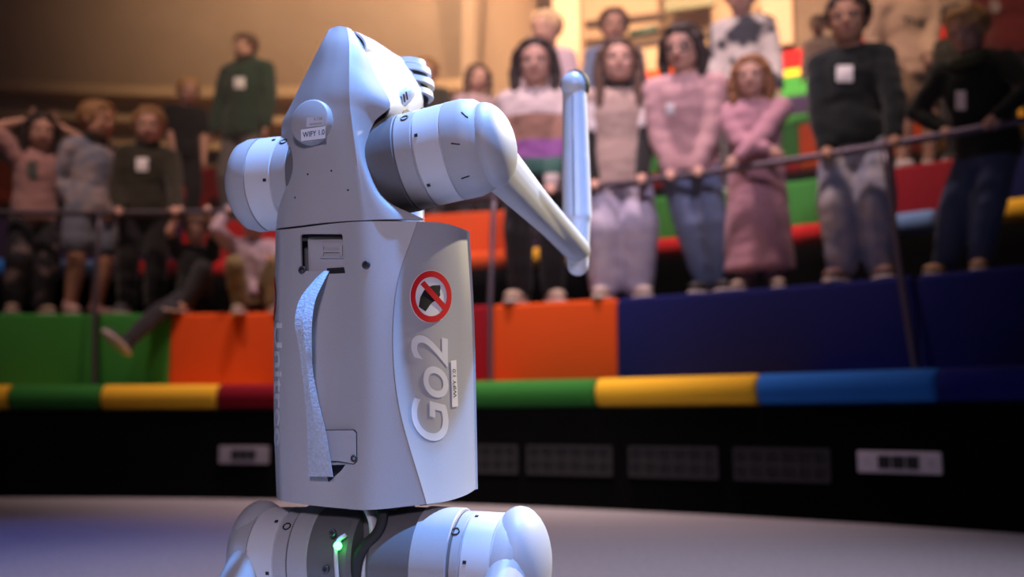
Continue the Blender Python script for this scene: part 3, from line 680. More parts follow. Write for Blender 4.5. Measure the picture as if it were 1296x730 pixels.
# right front leg
aR = (RU * math.cos(math.radians(9)) + RZ * math.sin(math.radians(9))).normalized()
cR = P(489, 213, -.006)
motor('shoulder_motor', cR, aR, -.030, .030, .052, .130)
def leg(name, hip, knee, foot, root_r, knee_r, ax, cover=True, voxel=.0022):
    th = robj(name, join(capsule(hip, knee, root_r, knee_r, 20, .60, ax.cross((knee - hip).normalized())), ellipsoid(hip, root_r * .98, root_r * .98, root_r * .5, *frame(ax)[1:], ax, 20, 12),
                         capsule(hip.lerp(knee, .35), knee, root_r * .55, knee_r * 1.02, 16)), GREY, robot, voxel=voxel, it=6)
    kn = obj('knee_pin', lathe([(-.016, .0075), (-.0155, .0095), (.0155, .0095), (.016, .0075)], knee, ax, 24), STEEL, th, angle=30)
    d = (foot - knee).normalized(); side_ = ax.cross(d).normalized()
    cf_ = robj('calf', join(capsule(knee - d * .024, knee + d * .06, .0150, .0200, 16, 1.1, side_), capsule(knee + d * .05, knee.lerp(foot, .55), .0200, .0190, 16, 1.15, side_),
                            capsule(knee.lerp(foot, .5), foot, .0190, .0165, 16, 1.15, side_), ellipsoid(foot, .0225, .0225, .022)), GREY_L, robot, voxel=voxel, it=5)
    obj('calf_seam', tube([knee + d * .05 + RN * .0205, knee.lerp(foot, .5) + RN * .0198, foot - d * .02 + RN * .0165], .0006, 6), INK, cf_)
    fd = d
    ft = obj('foot_pad', lathe([(.001, .0210), (.002, .0238), (.006, .0238), (.012, .0215), (.020, .014), (.024, 0)], foot, (fd * .35 - RN * .75 + RU * .45).normalized(), 28), RUBBER, cf_, angle=40)
    return th
hipR = cR + aR * .112 + RZ * -.004
uR = uof(hipR)
kneeR = PU(731, 317, uR - .002); footR = PU(727, 108, uR - .006)
leg('thigh', hipR, kneeR, footR, .038, .0195, aR)
obj('thigh_cover', ellipsoid(cR + aR * .120 - RZ * .002, .0455, .0455, .026, *frame(aR)[1:], aR, 32, 16), GREY, robot)
# left front leg
aL = (-RU * math.cos(math.radians(3)) - RZ * math.sin(math.radians(1))).normalized()
cL = P(392, 229, -.006)
motor('shoulder_motor', cL, aL, -.030, .002, .022, .088)
hipL = cL + aL * .070; dk = kneeR - hipR; df = footR - hipR
leg('thigh', hipL, hipL + dk, hipL + df, .038, .0195, -aL)
# hind legs
cHR = P(488, 706, -.004); cHL = P(470, 706, -.004)
for c, s in ((cHR, 1), (cHL, -1)):
    a = (RU * s + RZ * (-.03)).normalized()
    inner = .000; ring, band, end = (.086, .098, .158) if s > 0 else (.070, .086, .150)
    motor('hip_motor', c, a, inner, ring, band, end)
    gz = obj('hip_bracket', lathe([(inner + .046, .0535), (inner + .047, .0548), (ring - .003, .0548), (ring - .002, .0535)], c, a, 64), GREY, robot, angle=35)
    h = c + a * (.138 if s > 0 else .122)
    k = h + RN * .16 - RZ * .118; zf = .0215
    f_ = V((k.x, k.y, zf)) - RN * .183 - RU * (.0)
    leg('thigh', h, k, f_, .046, .0175, a * s)
    obj('thigh_cover', ellipsoid(h + a * .006 + RZ * .006, .054, .046, .030, RZ, RN, a, 32, 16), GREY, robot)
# parts between the hips
hz = cHR.z
obj('spine_block', box(L(uof(cHL.lerp(cHR, .5)), -.012, hz + .012), RU, RN, RZ, .026, .026, .056), GREY_D, robot, smooth=False)
for x, y in ((420.5, 674), (412, 720)): screw(x, y, .053, robot, r=.0036)
pale = obj('pale_spine_rib', tube(smooth_path([P(464, 640, .026), P(472, 660, .030), P(473, 690, .034), P(464, 715, .036), P(462, 760, .030)], 20), (.0075, .004), 12, hint=RN), GREY_L, robot)
obj('power_cable', tube(smooth_path([P(484, 640, .030), P(483, 660, .038), P(476, 676, .043), P(462, 690, .046), P(453, 708, .046), P(450, 740, .036)], 30), (.0055, .0035), 12, hint=RU), RUBBER, robot)
obj('light_guide', tube(smooth_path([P(438, 676, .050), P(427, 686, .053), P(425, 705, .053), P(428, 745, .050)], 20), .0022, 8), GREY_L, robot)
LED = mat('green_led', (0.05, 0.5, 0.1), 0.4, emit=((0.05, 1.0, 0.12), 14))
obj('status_lamp', ellipsoid(P(427.5, 690.5, .0565), .0042, .0032, .0042), LED, robot)['label'] = 'glowing green status lamp'

# short dark slits on the right shoulder's end cap
cap_ = [o for o in robot.children if o.name.startswith('shoulder_motor')][0]
cap_ = [o for o in cap_.children if o.name.startswith('end_cap')][0]; tc_ = bvh(cap_)
for x0, y0, x1, y1 in ((584, 142, 592, 149), (571, 181.5, 582, 182.5), (584, 226, 594, 222.5)):
    pts_ = [tc_.ray_cast(CAM, ray(x0 + (x1 - x0) * i / 4, y0 + (y1 - y0) * i / 4).normalized())[0] for i in range(5)]
    if all(pts_): obj('slit', tube(pts_, .0008, 6), INK, cap_)
# ================================================================== PEOPLE on the tiers
SKIN = {'a': mat('skin_light', (0.50, 0.285, 0.215), 0.55, spec=0.3), 'b': mat('skin_tan', (0.42, 0.22, 0.14), 0.55, spec=0.3), 'c': mat('skin_brown', (0.26, 0.125, 0.075), 0.55, spec=0.3)}
def hairmat(n, c): return mat('hair_' + n, c, 0.55, scale=160, amount=0.35, bump=0.5, spec=0.35)
HAIR = {'dark': hairmat('dark', (0.022, 0.012, 0.010)), 'brown': hairmat('brown', (0.075, 0.035, 0.02)), 'ginger': hairmat('ginger', (0.22, 0.09, 0.035)),
        'blond': hairmat('blond', (0.48, 0.27, 0.11)), 'tawny': hairmat('tawny', (0.25, 0.13, 0.05)), 'light': hairmat('light', (0.62, 0.42, 0.24))}
EYE_W = mat('eye_white', (0.6, 0.57, 0.55), 0.3); EYE_D = mat('eye_dark', (0.02, 0.013, 0.01), 0.2); LIP = mat('lip', (0.30, 0.09, 0.08), 0.5)
LABELS_USED = []
def ik(a, b, l1, l2, pole):
    d = b - a; L_ = d.length
    if L_ > (l1 + l2) * 0.995:
        k = L_ / (l1 + l2) * 1.006; l1 *= k; l2 *= k
    x = (l1 * l1 - l2 * l2 + L_ * L_) / (2 * L_); h = math.sqrt(max(l1 * l1 - x * x, 0)); dn = d.normalized()
    p = pole - dn * pole.dot(dn); p = p.normalized() if p.length > 1e-4 else V((0, 0, -1))
    return a + dn * x + p * h
def hand(w, d, nrm, s, thumb, curl):
    """palm plus five separate bent fingers; d along the hand, nrm out of the palm, thumb the side the thumb leaves on"""
    d = d.normalized(); nrm = (nrm - d * nrm.dot(d)).normalized(); x = d.cross(nrm).normalized() * thumb
    out = [box(w + d * .26 * s, x, nrm, d, .20 * s, .075 * s, .25 * s), capsule(w - d * .1 * s, w + d * .2 * s, .15 * s, .17 * s, 10, .7, nrm)]
    for k, (off, ln) in enumerate(((.165, .42), (.055, .47), (-.055, .44), (-.165, .34))):
        b = w + d * .50 * s + x * (off * s); dd = d.copy(); L_ = ln * s
        for j, fr in enumerate((.42, .32, .26)):
            g = curl * (0.75 if j == 0 else 1.0); dd = (dd * math.cos(g) + nrm * math.sin(g)).normalized()
            e = b + dd * (L_ * fr); out.append(capsule(b, e, (.058 - .006 * j) * s, (.052 - .006 * j) * s, 8)); b = e
    b = w + d * .16 * s + x * .17 * s; dd = (d * .62 + x * .70 + nrm * .30).normalized()
    for j, fr in enumerate((.17, .15, .12)):
        e = b + dd * (fr * s); out.append(capsule(b, e, .068 * s, .06 * s, 8)); b = e; dd = (dd + d * .35 - x * .15 + nrm * .2 * curl).normalized()
    return join(*out)
def person(label, x, top, R, F, hair, skin, cloth_top, bottom, shoes=(0.05, 0.05, 0.055), yaw=0, lean=0.0, hands=None, poles=None, look=(0, 8), style='short',
           sleeve='long', hem=0.46, sit=None, kid=True, badge=None, neck=None, vest=None, cuff=None, feet=None, hipdrop=0.0, fine=True, wide=1.0, legw=1.0, twist=0, tilt=0, undersleeve=None, glasses=False, scale_h=None, smile=True, group=None, hem_flare=1.0, headshift=0.0, hoodcol=None):
    z_top = at = on_R(x, top, R)
    base = V((z_top.x, z_top.y, F)); tocam = V((CAM.x - base.x, CAM.y - base.y, 0)).normalized()
    H = scale_h or (z_top.z - F)
    q = Matrix.Rotation(math.radians(yaw), 3, 'Z'); fw = q @ tocam; sr = V((0, 0, 1)).cross(fw) * -1   # fw: facing; sr: towards screen right when facing us
    sr = fw.cross(V((0, 0, 1))).normalized() * -1
    if sr.dot(V((0, 0, 1)).cross(tocam)) < 0 and abs(yaw) < 90: sr = -sr
    UPV = V((0, 0, 1))
    hh = 0.178 * H if kid else 0.225
    S = H / 1.4
    zf = F
    if sit is None:
        hip_c = base + UPV * (0.50 - hipdrop) * H; top_z = z_top.z
    else:
        hip_c = base + UPV * sit; top_z = z_top.z; 
    Hs = H if sit is None else (z_top.z - F - sit) / 0.50
    S = Hs / 1.4
    hh = 0.178 * Hs if kid else 0.225
    sh_c = V((base.x, base.y, top_z - hh - 0.040 * Hs)) + fw * lean
    nk = sh_c + UPV * (.045 * Hs)
    hy = math.radians(look[0]); hp = math.radians(look[1])
    hf = Matrix.Rotation(hy, 3, 'Z') @ fw; hxv = Matrix.Rotation(hy, 3, 'Z') @ sr
    rp_ = Matrix.Rotation(math.radians(tilt), 3, hf); hxv = rp_ @ hxv; hu = rp_ @ UPV
    hfp = (hf * math.cos(hp) - hu * math.sin(hp)).normalized(); hup = (hu * math.cos(hp) + hf * math.sin(hp)).normalized()
    hc = V((base.x, base.y, top_z - hh * .5)) + fw * (lean + 0.02 + .10 * hh) + sr * headshift
    def hp_(a, b, c): return hc + hxv * (a * hh) + hfp * (b * hh) + hup * (c * hh)
    J = {}
    for s, k in ((-1, 'L'), (1, 'R')):
        J['sh' + k] = sh_c + sr * (s * .100 * Hs * wide) - UPV * .012 * Hs
        J['hip' + k] = hip_c + sr * (s * .055 * Hs)
        tgt = (hands or {}).get(k)
        dflt = J['sh' + k] + sr * (s * .045 * Hs) + fw * .05 * Hs - UPV * .315 * Hs
        if tgt is None: wpos = dflt; J['mode' + k] = 'hang'
        elif tgt[0] == 'rail':
            wpos = at_R_z(tgt[1], ZR + .035, RR) - tocam * 0.045; J['mode' + k] = 'rail'
        else:
            wpos = on_plane(tgt[0], tgt[1], base + tocam * tgt[2], tocam); J['mode' + k] = tgt[3] if len(tgt) > 3 else 'hang'
        l1, l2 = .165 * Hs, .150 * Hs
        pole = (poles or {}).get(k); pole = V(pole) if pole else (sr * (s * .5) - fw * .6 - UPV * .5)
        if (poles or {}).get(k): pole = sr * pole.x + fw * pole.y + UPV * pole.z
        d0 = (wpos - J['sh' + k]).length
        J['el' + k] = ik(J['sh' + k], wpos, l1, l2, pole); J['wr' + k] = wpos
        if sit is None:
            an = base + sr * (s * .058 * Hs) + UPV * .052 * Hs - fw * .02
            if feet and k in feet: 
                fx = feet[k]; an = on_plane(fx[0], 400, base + tocam * fx[1], tocam); an = V((an.x, an.y, F + .052 * Hs))
            kn = ik(J['hip' + k], an, .232 * Hs, .225 * Hs, fw + sr * (s * .15))
        else:
            an = feet[k + 'a'] if feet and (k + 'a') in feet else hip_c + fw * .3 * Hs + sr * (s * .07 * Hs) - UPV * (sit - .05)
            if isinstance(an, tuple): an = on_plane(an[0], an[1], base + tocam * an[2], tocam)
            kp = (feet or {}).get(k + 'k', (0, .4, 1)); kp = sr * kp[0] + fw * kp[1] + UPV * kp[2]
            kn = ik(J['hip' + k], an, .235 * Hs, .225 * Hs, kp)
        J['kn' + k] = kn; J['an' + k] = an
        fd = (feet or {}).get(k + 'd'); fd = (sr * fd[0] + fw * fd[1] + UPV * fd[2]).normalized() if fd else (fw + sr * (s * .25)).normalized()
        J['fd' + k] = fd
    # ---- one continuous body
    b = [ellipsoid(hp_(0, -.04, .10), .385 * hh, .43 * hh, .405 * hh, hxv, hfp, hup, 18, 12), ellipsoid(hp_(0, .07, -.19), .305 * hh, .315 * hh, .32 * hh, hxv, hfp, hup, 18, 12),
         ellipsoid(hp_(0, .20, -.37), .15 * hh, .14 * hh, .11 * hh, hxv, hfp, hup), capsule(hp_(0, .36, .01), hp_(0, .43, -.13), .035 * hh, .062 * hh, 10),
         ellipsoid(hp_(0, .33, .06), .26 * hh, .08 * hh, .05 * hh, hxv, hfp, hup), ellipsoid(hp_(.15, .27, -.13), .11 * hh, .10 * hh, .11 * hh, hxv, hfp, hup), ellipsoid(hp_(-.15, .27, -.13), .11 * hh, .10 * hh, .11 * hh, hxv, hfp, hup),
         ellipsoid(hp_(.375, -.03, -.02), .05 * hh, .09 * hh, .13 * hh, hxv, hfp, hup), ellipsoid(hp_(-.375, -.03, -.02), .05 * hh, .09 * hh, .13 * hh, hxv, hfp, hup),
         ellipsoid(hp_(0, .335, -.275), .10 * hh, .05 * hh, .05 * hh, hxv, hfp, hup),
         capsule(hp_(0, -.08, -.2), sh_c - UPV * .02 * Hs, .235 * hh, .26 * hh, 14)]
    def torso(add, z0=0.0, flare=1.0, shoulder=True):
        pts = [hip_c - UPV * z0 * Hs, hip_c + UPV * .02 * Hs, hip_c.lerp(sh_c, .38), hip_c.lerp(sh_c, .72), hip_c.lerp(sh_c, .93), sh_c + UPV * .03 * Hs]
        rad = [(.092 * flare, .075 * flare), (.092, .075), (.080, .064), (.092, .070), (.090, .060), (.035, .035)]
        return tube(pts, [((r0 * Hs * wide + add), r1 * Hs + add) for r0, r1 in rad], 20, hint=sr)
    b.append(torso(0))
    for k in 'LR':
        b += [capsule(sh_c.lerp(J['sh' + k], .5), J['sh' + k], .045 * Hs, .036 * Hs), capsule(J['sh' + k], J['el' + k], .034 * Hs, .027 * Hs), capsule(J['el' + k], J['wr' + k], .027 * Hs, .019 * Hs),
              capsule(J['hip' + k], J['kn' + k], .050 * Hs, .040 * Hs), capsule(J['kn' + k], J['kn' + k].lerp(J['an' + k], .35), .040 * Hs, .040 * Hs), capsule(J['kn' + k].lerp(J['an' + k], .35), J['an' + k], .040 * Hs, .024 * Hs),
              capsule(J['an' + k] - UPV * .015 * Hs, J['an' + k] + J['fd' + k] * .085 * Hs - UPV * .028 * Hs, .026 * Hs, .020 * Hs)]
        s = 1 if k == 'R' else -1; fa = (J['wr' + k] - J['el' + k]).normalized(); hs = .080 * Hs
        mode = J['mode' + k]
        if mode == 'rail': b.append(hand(J['wr' + k], (tocam * .9 - UPV * .15), -UPV, hs, -s, .85))
        elif mode == 'fist': b.append(hand(J['wr' + k], fa, fw * -1 if abs(fa.dot(fw)) < .8 else -UPV, hs, s, .95))
        elif mode == 'up': b.append(hand(J['wr' + k], (UPV + fa * .3), -sr * s, hs, s, .12))
        elif mode == 'flat': b.append(hand(J['wr' + k], fa, -fw, hs, -s, .25))
        else: b.append(hand(J['wr' + k], fa, -sr * s, hs, s * (1 if sr.cross(UPV).dot(fw) > 0 else -1), .30))
    body = robj('person', join(*b), SKIN[skin], origin=base, voxel=.0068 if fine else .0095, it=2)
    tag(body, label, 'person', group)
    # ---- face
    tb_ = bvh(body)
    def face(a, c):
        o_ = hp_(a, 1.2, c); h = tb_.ray_cast(o_, -hfp); return h[0] if h[0] else hp_(a, .4, c)
    for s in (-1, 1):
        e = face(s * .15, .0); vf = ellipsoid(e + hfp * .002, .056 * hh, .03 * hh, .036 * hh, hxv, hfp, hup, 12, 8)
        o_ = obj('eye', vf, [EYE_W, EYE_D], body)
        for pl in o_.data.polygons:
            c = pl.center + ORG[o_] - e
            if abs(c.dot(hxv)) < .034 * hh and c.dot(hfp) > 0: pl.material_index = 1
        e1, e2, e3 = face(s * .08, .095), face(s * .16, .115), face(s * .24, .09)
        obj('eyebrow', tube([e1, e2, e3], .014 * hh, 8), HAIR[hair], body)
        if glasses:
            c = face(s * .16, 0) + hfp * .012
            obj('glasses', tube([c + hxv * (.12 * hh * math.cos(g)) + hup * (.095 * hh * math.sin(g)) for g in [2 * math.pi * i / 20 for i in range(21)]], .014 * hh, 6), INK, body)
    m0, m1, m2 = face(-.12, -.25), face(0, -.265 if smile else -.26), face(.12, -.25)
    obj('mouth', tube(smooth_path([m0, m1 + hfp * .001, m2], 9), [(.010 * hh, .010 * hh)] + [(.024 * hh, .016 * hh)] * 7 + [(.010 * hh, .010 * hh)], 8), LIP, body)
    # ---- hair
    hv = [ellipsoid(hp_(0, -.115, .135), .455 * hh, .465 * hh, .43 * hh, hxv, hfp, hup, 18, 12), ellipsoid(hp_(0, .10, .36), .30 * hh, .26 * hh, .15 * hh, hxv, hfp, hup)]
    if style in ('long', 'bob'):
        dl = .95 if style == 'long' else .62
        for s in (-1, 1):
            hv += [capsule(hp_(s * .35, .06, .18), hp_(s * .43, .03, -.25), .13 * hh, .14 * hh), capsule(hp_(s * .43, .03, -.25), hp_(s * .38, .12, -dl) , .14 * hh, .10 * hh),
                   capsule(hp_(s * .08, .27, .36), hp_(s * .30, .18, .12), .09 * hh, .08 * hh)]
        hv += [capsule(hp_(0, -.30, .1), hp_(0, -.30, -dl + .1), .30 * hh, .22 * hh)]
    elif style == 'mop':
        for s in (-1, -.5, 0, .5, 1): hv.append(capsule(hp_(s * .2, .12, .40), hp_(s * .30 + .03, .34 - .1 * abs(s), .16 - .04 * s), .14 * hh, .07 * hh))
        for s in (-1, 1): hv.append(capsule(hp_(s * .33, -.02, .2), hp_(s * .36, .02, -.08), .12 * hh, .08 * hh))
    elif style == 'bun':
        hv.append(ellipsoid(hp_(0, -.28, .52), .15 * hh, .15 * hh, .14 * hh, hxv, hfp, hup))
    else:
        for s in (-1, 0, 1): hv.append(capsule(hp_(s * .16, .14, .40), hp_(s * .22, .30, .27), .11 * hh, .06 * hh))
    robj('hair', join(*hv), HAIR[hair], body, voxel=.009 if fine else .012, it=2, jitter=.006, freq=36)
    # ---- garments
    def limb(keys, radii): 
        return [capsule(J[a] if isinstance(a, str) else a, J[c] if isinstance(c, str) else c, r0 * Hs, r1 * Hs) for (a, c), (r0, r1) in zip(keys, radii)]
    drop = .50 - hem if sit is None else 0.0
    tv = [torso(.023 * S, drop, hem_flare), ellipsoid(sh_c + UPV * .012 * Hs, .060 * Hs, .052 * Hs, .030 * Hs, sr, fw, UPV)]
    for k in 'LR':
        tv += limb([(sh_c.lerp(J['sh' + k], .55), 'sh' + k)], [(.056, .050)])
        if sleeve == 'long': tv += limb([('sh' + k, 'el' + k), ('el' + k, J['el' + k].lerp(J['wr' + k], .93))], [(.049, .040), (.040, .030)])
        elif sleeve == 'short': tv += limb([('sh' + k, J['sh' + k].lerp(J['el' + k], .62))], [(.049, .046)])
        elif sleeve == 'half': tv += limb([('sh' + k, 'el' + k), ('el' + k, J['el' + k].lerp(J['wr' + k], .1))], [(.049, .042), (.042, .040)])
    topo = robj('top' if hem > .3 else 'dress', join(*tv), cloth_top, body, voxel=.011 if fine else .014, it=4, jitter=.007, freq=11)
    if vest:
        robj('knit_vest', join(torso(.032 * S, drop + .02), *[limb([(sh_c.lerp(J['sh' + k], .5), sh_c.lerp(J['sh' + k], .92))], [(.060, .056)])[0] for k in 'LR']), vest, body, voxel=.011, it=4, jitter=.004)
    if undersleeve:
        for k in 'LR': robj('undersleeve', join(*limb([(J['sh' + k].lerp(J['el' + k], .45), 'el' + k), ('el' + k, J['el' + k].lerp(J['wr' + k], .95))], [(.043, .037), (.037, .027)])), undersleeve, body, voxel=.010, it=2)
    if neck:
        robj('scarf', join(ellipsoid(nk + UPV * .006 * Hs + fw * .012, .060 * Hs, .056 * Hs, .036 * Hs, sr, fw, UPV), ellipsoid(nk - UPV * .02 * Hs + fw * .03, .06 * Hs, .045 * Hs, .035 * Hs, sr, fw, UPV)), neck, body, voxel=.010, it=2, jitter=.006)
    if hoodcol:
        robj('hood', tube([nk + sr * (.068 * Hs * math.cos(g)) + fw * (.062 * Hs * math.sin(g)) + UPV * (-.018 * Hs - .02 * Hs * math.sin(g)) for g in [2 * math.pi * i / 24 for i in range(25)]], .026 * Hs, 10), hoodcol, body, voxel=.010, it=2)
    kind, bcol = bottom
    bv = [tube([hip_c - UPV * .055 * Hs, hip_c - UPV * .03 * Hs, hip_c + UPV * .03 * Hs, hip_c + UPV * .06 * Hs], [(r * Hs + .012, s_ * Hs + .012) for r, s_ in ((.078, .066), (.087, .071), (.084, .068), (.076, .060))], 18, hint=sr)]
    for k in 'LR':
        if kind == 'shorts': bv += limb([('hip' + k, J['hip' + k].lerp(J['kn' + k], .72))], [(.061 * legw, .068 * legw)])
        else:
            w_ = legw; bv += limb([('hip' + k, 'kn' + k), ('kn' + k, J['kn' + k].lerp(J['an' + k], .92))], [(.061, .055 * w_), (.055 * w_, .044 * w_)])
    if kind != 'none': robj('shorts' if kind == 'shorts' else 'trousers', join(*bv), bcol, body, voxel=.011 if fine else .014, it=4, jitter=.005, freq=10)
    shm = mat('shoe_%02d_%02d_%02d' % tuple(int(c * 99) for c in shoes), shoes, 0.6, scale=30, amount=.15)
    for k in 'LR':
        an, fd = J['an' + k], J['fd' + k]
        up = UPV if sit is None or abs(fd.z) < .3 else (fd.cross(sr)).normalized()
        if up.z < 0 and sit is None: up = -up
        if sit is not None:
            up = (J['kn' + k] - an); up = (up - fd * up.dot(fd)).normalized()
        cx_ = fd.cross(up).normalized(); bt = an - up * .052 * Hs
        sh = robj('shoe', join(ellipsoid(bt + up * .030 * Hs + fd * .075 * Hs, .034 * Hs, .062 * Hs, .024 * Hs, cx_, fd, up), ellipsoid(bt + up * .040 * Hs - fd * .01 * Hs, .033 * Hs, .045 * Hs, .034 * Hs, cx_, fd, up), capsule(an - fd * .005, an + up * .012 * Hs, .034 * Hs, .032 * Hs)), shm, body, voxel=.009, it=2)
        sv = []
        for h_, gr in ((0.001, .97), (.016, 1.0), (.020, .96)):
            for i in range(20):
                g = 2 * math.pi * i / 20; sv.append(bt + fd * (.040 * Hs + math.cos(g) * .104 * Hs * gr) + cx_ * (math.sin(g) * .038 * Hs * gr * (1 + .12 * math.cos(g))) + up * (h_ * S))
        sf = [(j * 20 + i, j * 20 + (i + 1) % 20, (j + 1) * 20 + (i + 1) % 20, (j + 1) * 20 + i) for j in range(2) for i in range(20)] + [tuple(range(20)), tuple(range(40, 60))]
        obj('sole', (sv, sf), mat('pale_sole', (0.55, 0.48, 0.46), 0.7), sh)
    if badge:
        t2 = bvh(topo); bx_, by_, bw, bh = badge
        def bp_(px, py):
            h = t2.ray_cast(CAM, ray(px, py).normalized()); return h[0] + (CAM - h[0]).normalized() * .006 if h[0] else None
        c4 = [bp_(bx_ + i * bw / 8, by_ + j * bh / 8) for j in range(-4, 5) for i in range(-4, 5)]
        if all(c4):
            obj('name_badge', (c4, [(j * 9 + i, j * 9 + i + 1, (j + 1) * 9 + i + 1, (j + 1) * 9 + i) for j in range(8) for i in range(8)]), PAPER, body)
    return body, J, topo
def print_on(topo, body, name, vf, m):       # flat print laid on a garment
    t2 = bvh(topo); out = []
    for x_, y_ in vf[0]:
        h = t2.ray_cast(CAM, ray(x_, y_).normalized())
        if h[0] is None: return
        out.append(h[0] + (CAM - h[0]).normalized() * .005)
    obj(name, (out, vf[1]), m, body, smooth=False)

RK = 8.03 * K; F1 = TIERS[0][3]; F2 = TIERS[1][3]; F3 = TIERS[2][3]; RB = 9.62 * K; RC = 11.0 * K
DENIM = cloth('blue_denim', (0.13, 0.17, 0.29)); DENIM_D = cloth('dark_denim', (0.06, 0.085, 0.16)); DENIM_P = mat_patches('pale_patched_denim', (0.28, 0.31, 0.44), (0.52, 0.49, 0.53), 9, .52, .10)
LILAC = mat_patches('pale_lilac_denim', (0.38, 0.35, 0.50), (0.50, 0.46, 0.57), 12, .5, .15)
PINK = cloth('dusty_pink_knit', (0.50, 0.30, 0.31), .5); ROSE = cloth('rose_wool', (0.42, 0.22, 0.27), .4); BLK = cloth('black', (0.010, 0.010, 0.011)); BLKT = cloth('black_trousers', (0.013, 0.012, 0.014))
OLIVE = cloth('dark_olive', (0.030, 0.028, 0.018)); FOREST = cloth('forest_green', (0.022, 0.042, 0.030)); NAVY = cloth('deep_teal_navy', (0.004, 0.009, 0.012))
CREAM = cloth('cream', (0.60, 0.46, 0.38)); GREYT = cloth('grey_trousers', (0.12, 0.11, 0.11)); KHAKI = cloth('khaki', (0.17, 0.13, 0.055)); MAUVE = cloth('mauve_tee', (0.34, 0.19, 0.18))
CAMO = mat_patches('black_patterned_trousers', (0.010, 0.010, 0.016), (0.16, 0.12, 0.12), 8, .58, .03)

# ---- front row behind the rail
pL1, jL1, tL1 = person('child in a mauve T-shirt and patterned trousers, both arms raised over the head', 52, 146, RK, F1, 'dark', 'a', MAUVE, ('trousers', CAMO), yaw=8, style='long', sleeve='short',
       hands={'L': (36, 152, .02, 'up'), 'R': (72, 158, .02, 'up')}, poles={'L': (-1, .1, .1), 'R': (1, .1, .1)}, legw=1.15, shoes=(.30, .22, .16), smile=False)
print_on(tL1, pL1, 'shirt_print', fill2([(33, 205), (46, 203), (49, 226), (36, 228)], 5), mat('dark_print', (0.05, 0.06, 0.05), .8))
person('child in grey denim jacket and shorts with bare legs and black scarf', 122, 131, RK + .14, F1, 'tawny', 'b', mat_patches('washed_grey_denim', (0.15, 0.17, 0.24), (0.34, 0.29, 0.30), 7, .5, .1), ('shorts', cloth('grey_denim_shorts', (0.13, 0.15, 0.20))), yaw=24, look=(22, 4),
       hands={'L': (98, 262, .06), 'R': (139, 268, .05)}, neck=BLK, legw=1.0, shoes=(.45, .28, .26), smile=False)
person('child in black jacket and black trousers with white badge, hands on rail', 190, 139, RK + .04, F1, 'tawny', 'a', OLIVE, ('trousers', BLKT), yaw=-4, hands={'L': ('rail', 150), 'R': ('rail', 222)}, neck=BLK, badge=(180, 208, 15, 17), wide=1.02)
# two children sitting on the edge behind the rail
person('child sitting on the bench edge, holding the rail, dark trousers, one foot hanging', 250, 274, RK, F1, 'brown', 'a', BLK, ('trousers', cloth('charcoal_trousers', (0.022, 0.021, 0.026))), yaw=-6, sit=.12, look=(0, 26),
       hands={'L': ('rail', 228), 'R': ('rail', 263)}, poles={'L': (-.5, .2, -1), 'R': (.5, .2, -1)}, sleeve='short',
       feet={'La': (160, 434, .40), 'Lk': (-.2, .6, .7), 'Ld': (-.72, .2, .66), 'Ra': (236, 384, .17), 'Rk': (.25, .5, 1), 'Rd': (-.8, .6, .0)}, shoes=(.018, .018, .024))
person('child sitting in pale top and khaki trousers, half hidden behind the robot dog', 322, 262, RK, F1, 'light', 'a', cloth('pale_lilac_top', (0.40, 0.30, 0.34)), ('trousers', KHAKI), yaw=0, sit=.12, look=(0, 20),
       hands={'L': ('rail', 290), 'R': (345, 330, .2)}, poles={'L': (-.4, .2, -1)}, undersleeve=DENIM,
       feet={'La': (305, 388, .14), 'Lk': (-.2, .5, 1), 'Ra': (345, 388, .16), 'Rk': (.2, .5, 1)}, shoes=(.3, .25, .2))
STR = mat_stripes('striped_knit', [(-.1, (.40, .33, .33)), (.725, (.46, .38, .36)), (.76, (.022, .095, .075)), (.87, (.20, .06, .24)), (.995, (.27, .14, .10)), (1.15, (.52, .43, .42)), (1.6, (.52, .43, .42))])
person('girl with long dark hair in a cream, brown, purple and green striped jumper', 678, 54, RK, F1, 'dark', 'a', STR, ('trousers', BLKT), yaw=-4, style='long', hem=.47, hands={'R': ('rail', 697), 'L': ('rail', 652)}, legw=1.05, shoes=(.40, .30, .24))
person('girl in a beige knitted vest over white T-shirt, black sleeves, baggy pale jeans', 782, 55, RK, F1, 'brown', 'a', cloth('white_tee', (0.60, 0.54, 0.55)), ('trousers', LILAC), yaw=2, style='long', sleeve='short', undersleeve=BLK, vest=cloth('beige_knit', (0.40, 0.29, 0.25), .6),
       neck=BLK, hands={'R': ('rail', 812), 'L': ('rail', 752)}, legw=1.45, shoes=(.45, .36, .34), look=(0, -2), smile=False, hem=.44)
person('girl with glasses in a pink knitted jumper leaning over the rail', 868, 44, RK, F1, 'dark', 'a', PINK, ('trousers', DENIM), yaw=-8, style='bob', glasses=True, lean=.10, hands={'L': ('rail', 848), 'R': ('rail', 884)}, poles={'L': (-.8, -.3, -.5), 'R': (.8, -.3, -.5)}, look=(-10, 14), badge=(848, 138, 10, 14), shoes=(.02, .018, .018), feet={'L': (895, -.05), 'R': (912, .0)}, wide=1.1)
person('girl with long ginger hair in a long rose dress, arms folded on rail', 952, 78, RK + .02, F1, 'ginger', 'a', ROSE, ('trousers', cloth('rose_trousers', (0.36, 0.2, 0.23))), yaw=-6, style='long', hem=.09, hem_flare=1.28, lean=.04, hands={'L': (972, 190, .21, 'flat'), 'R': (934, 199, .24, 'flat')}, poles={'L': (-.55, .0, -1), 'R': (.55, .0, -1)}, wide=1.12, shoes=(.35, .26, .2), headshift=0.0)
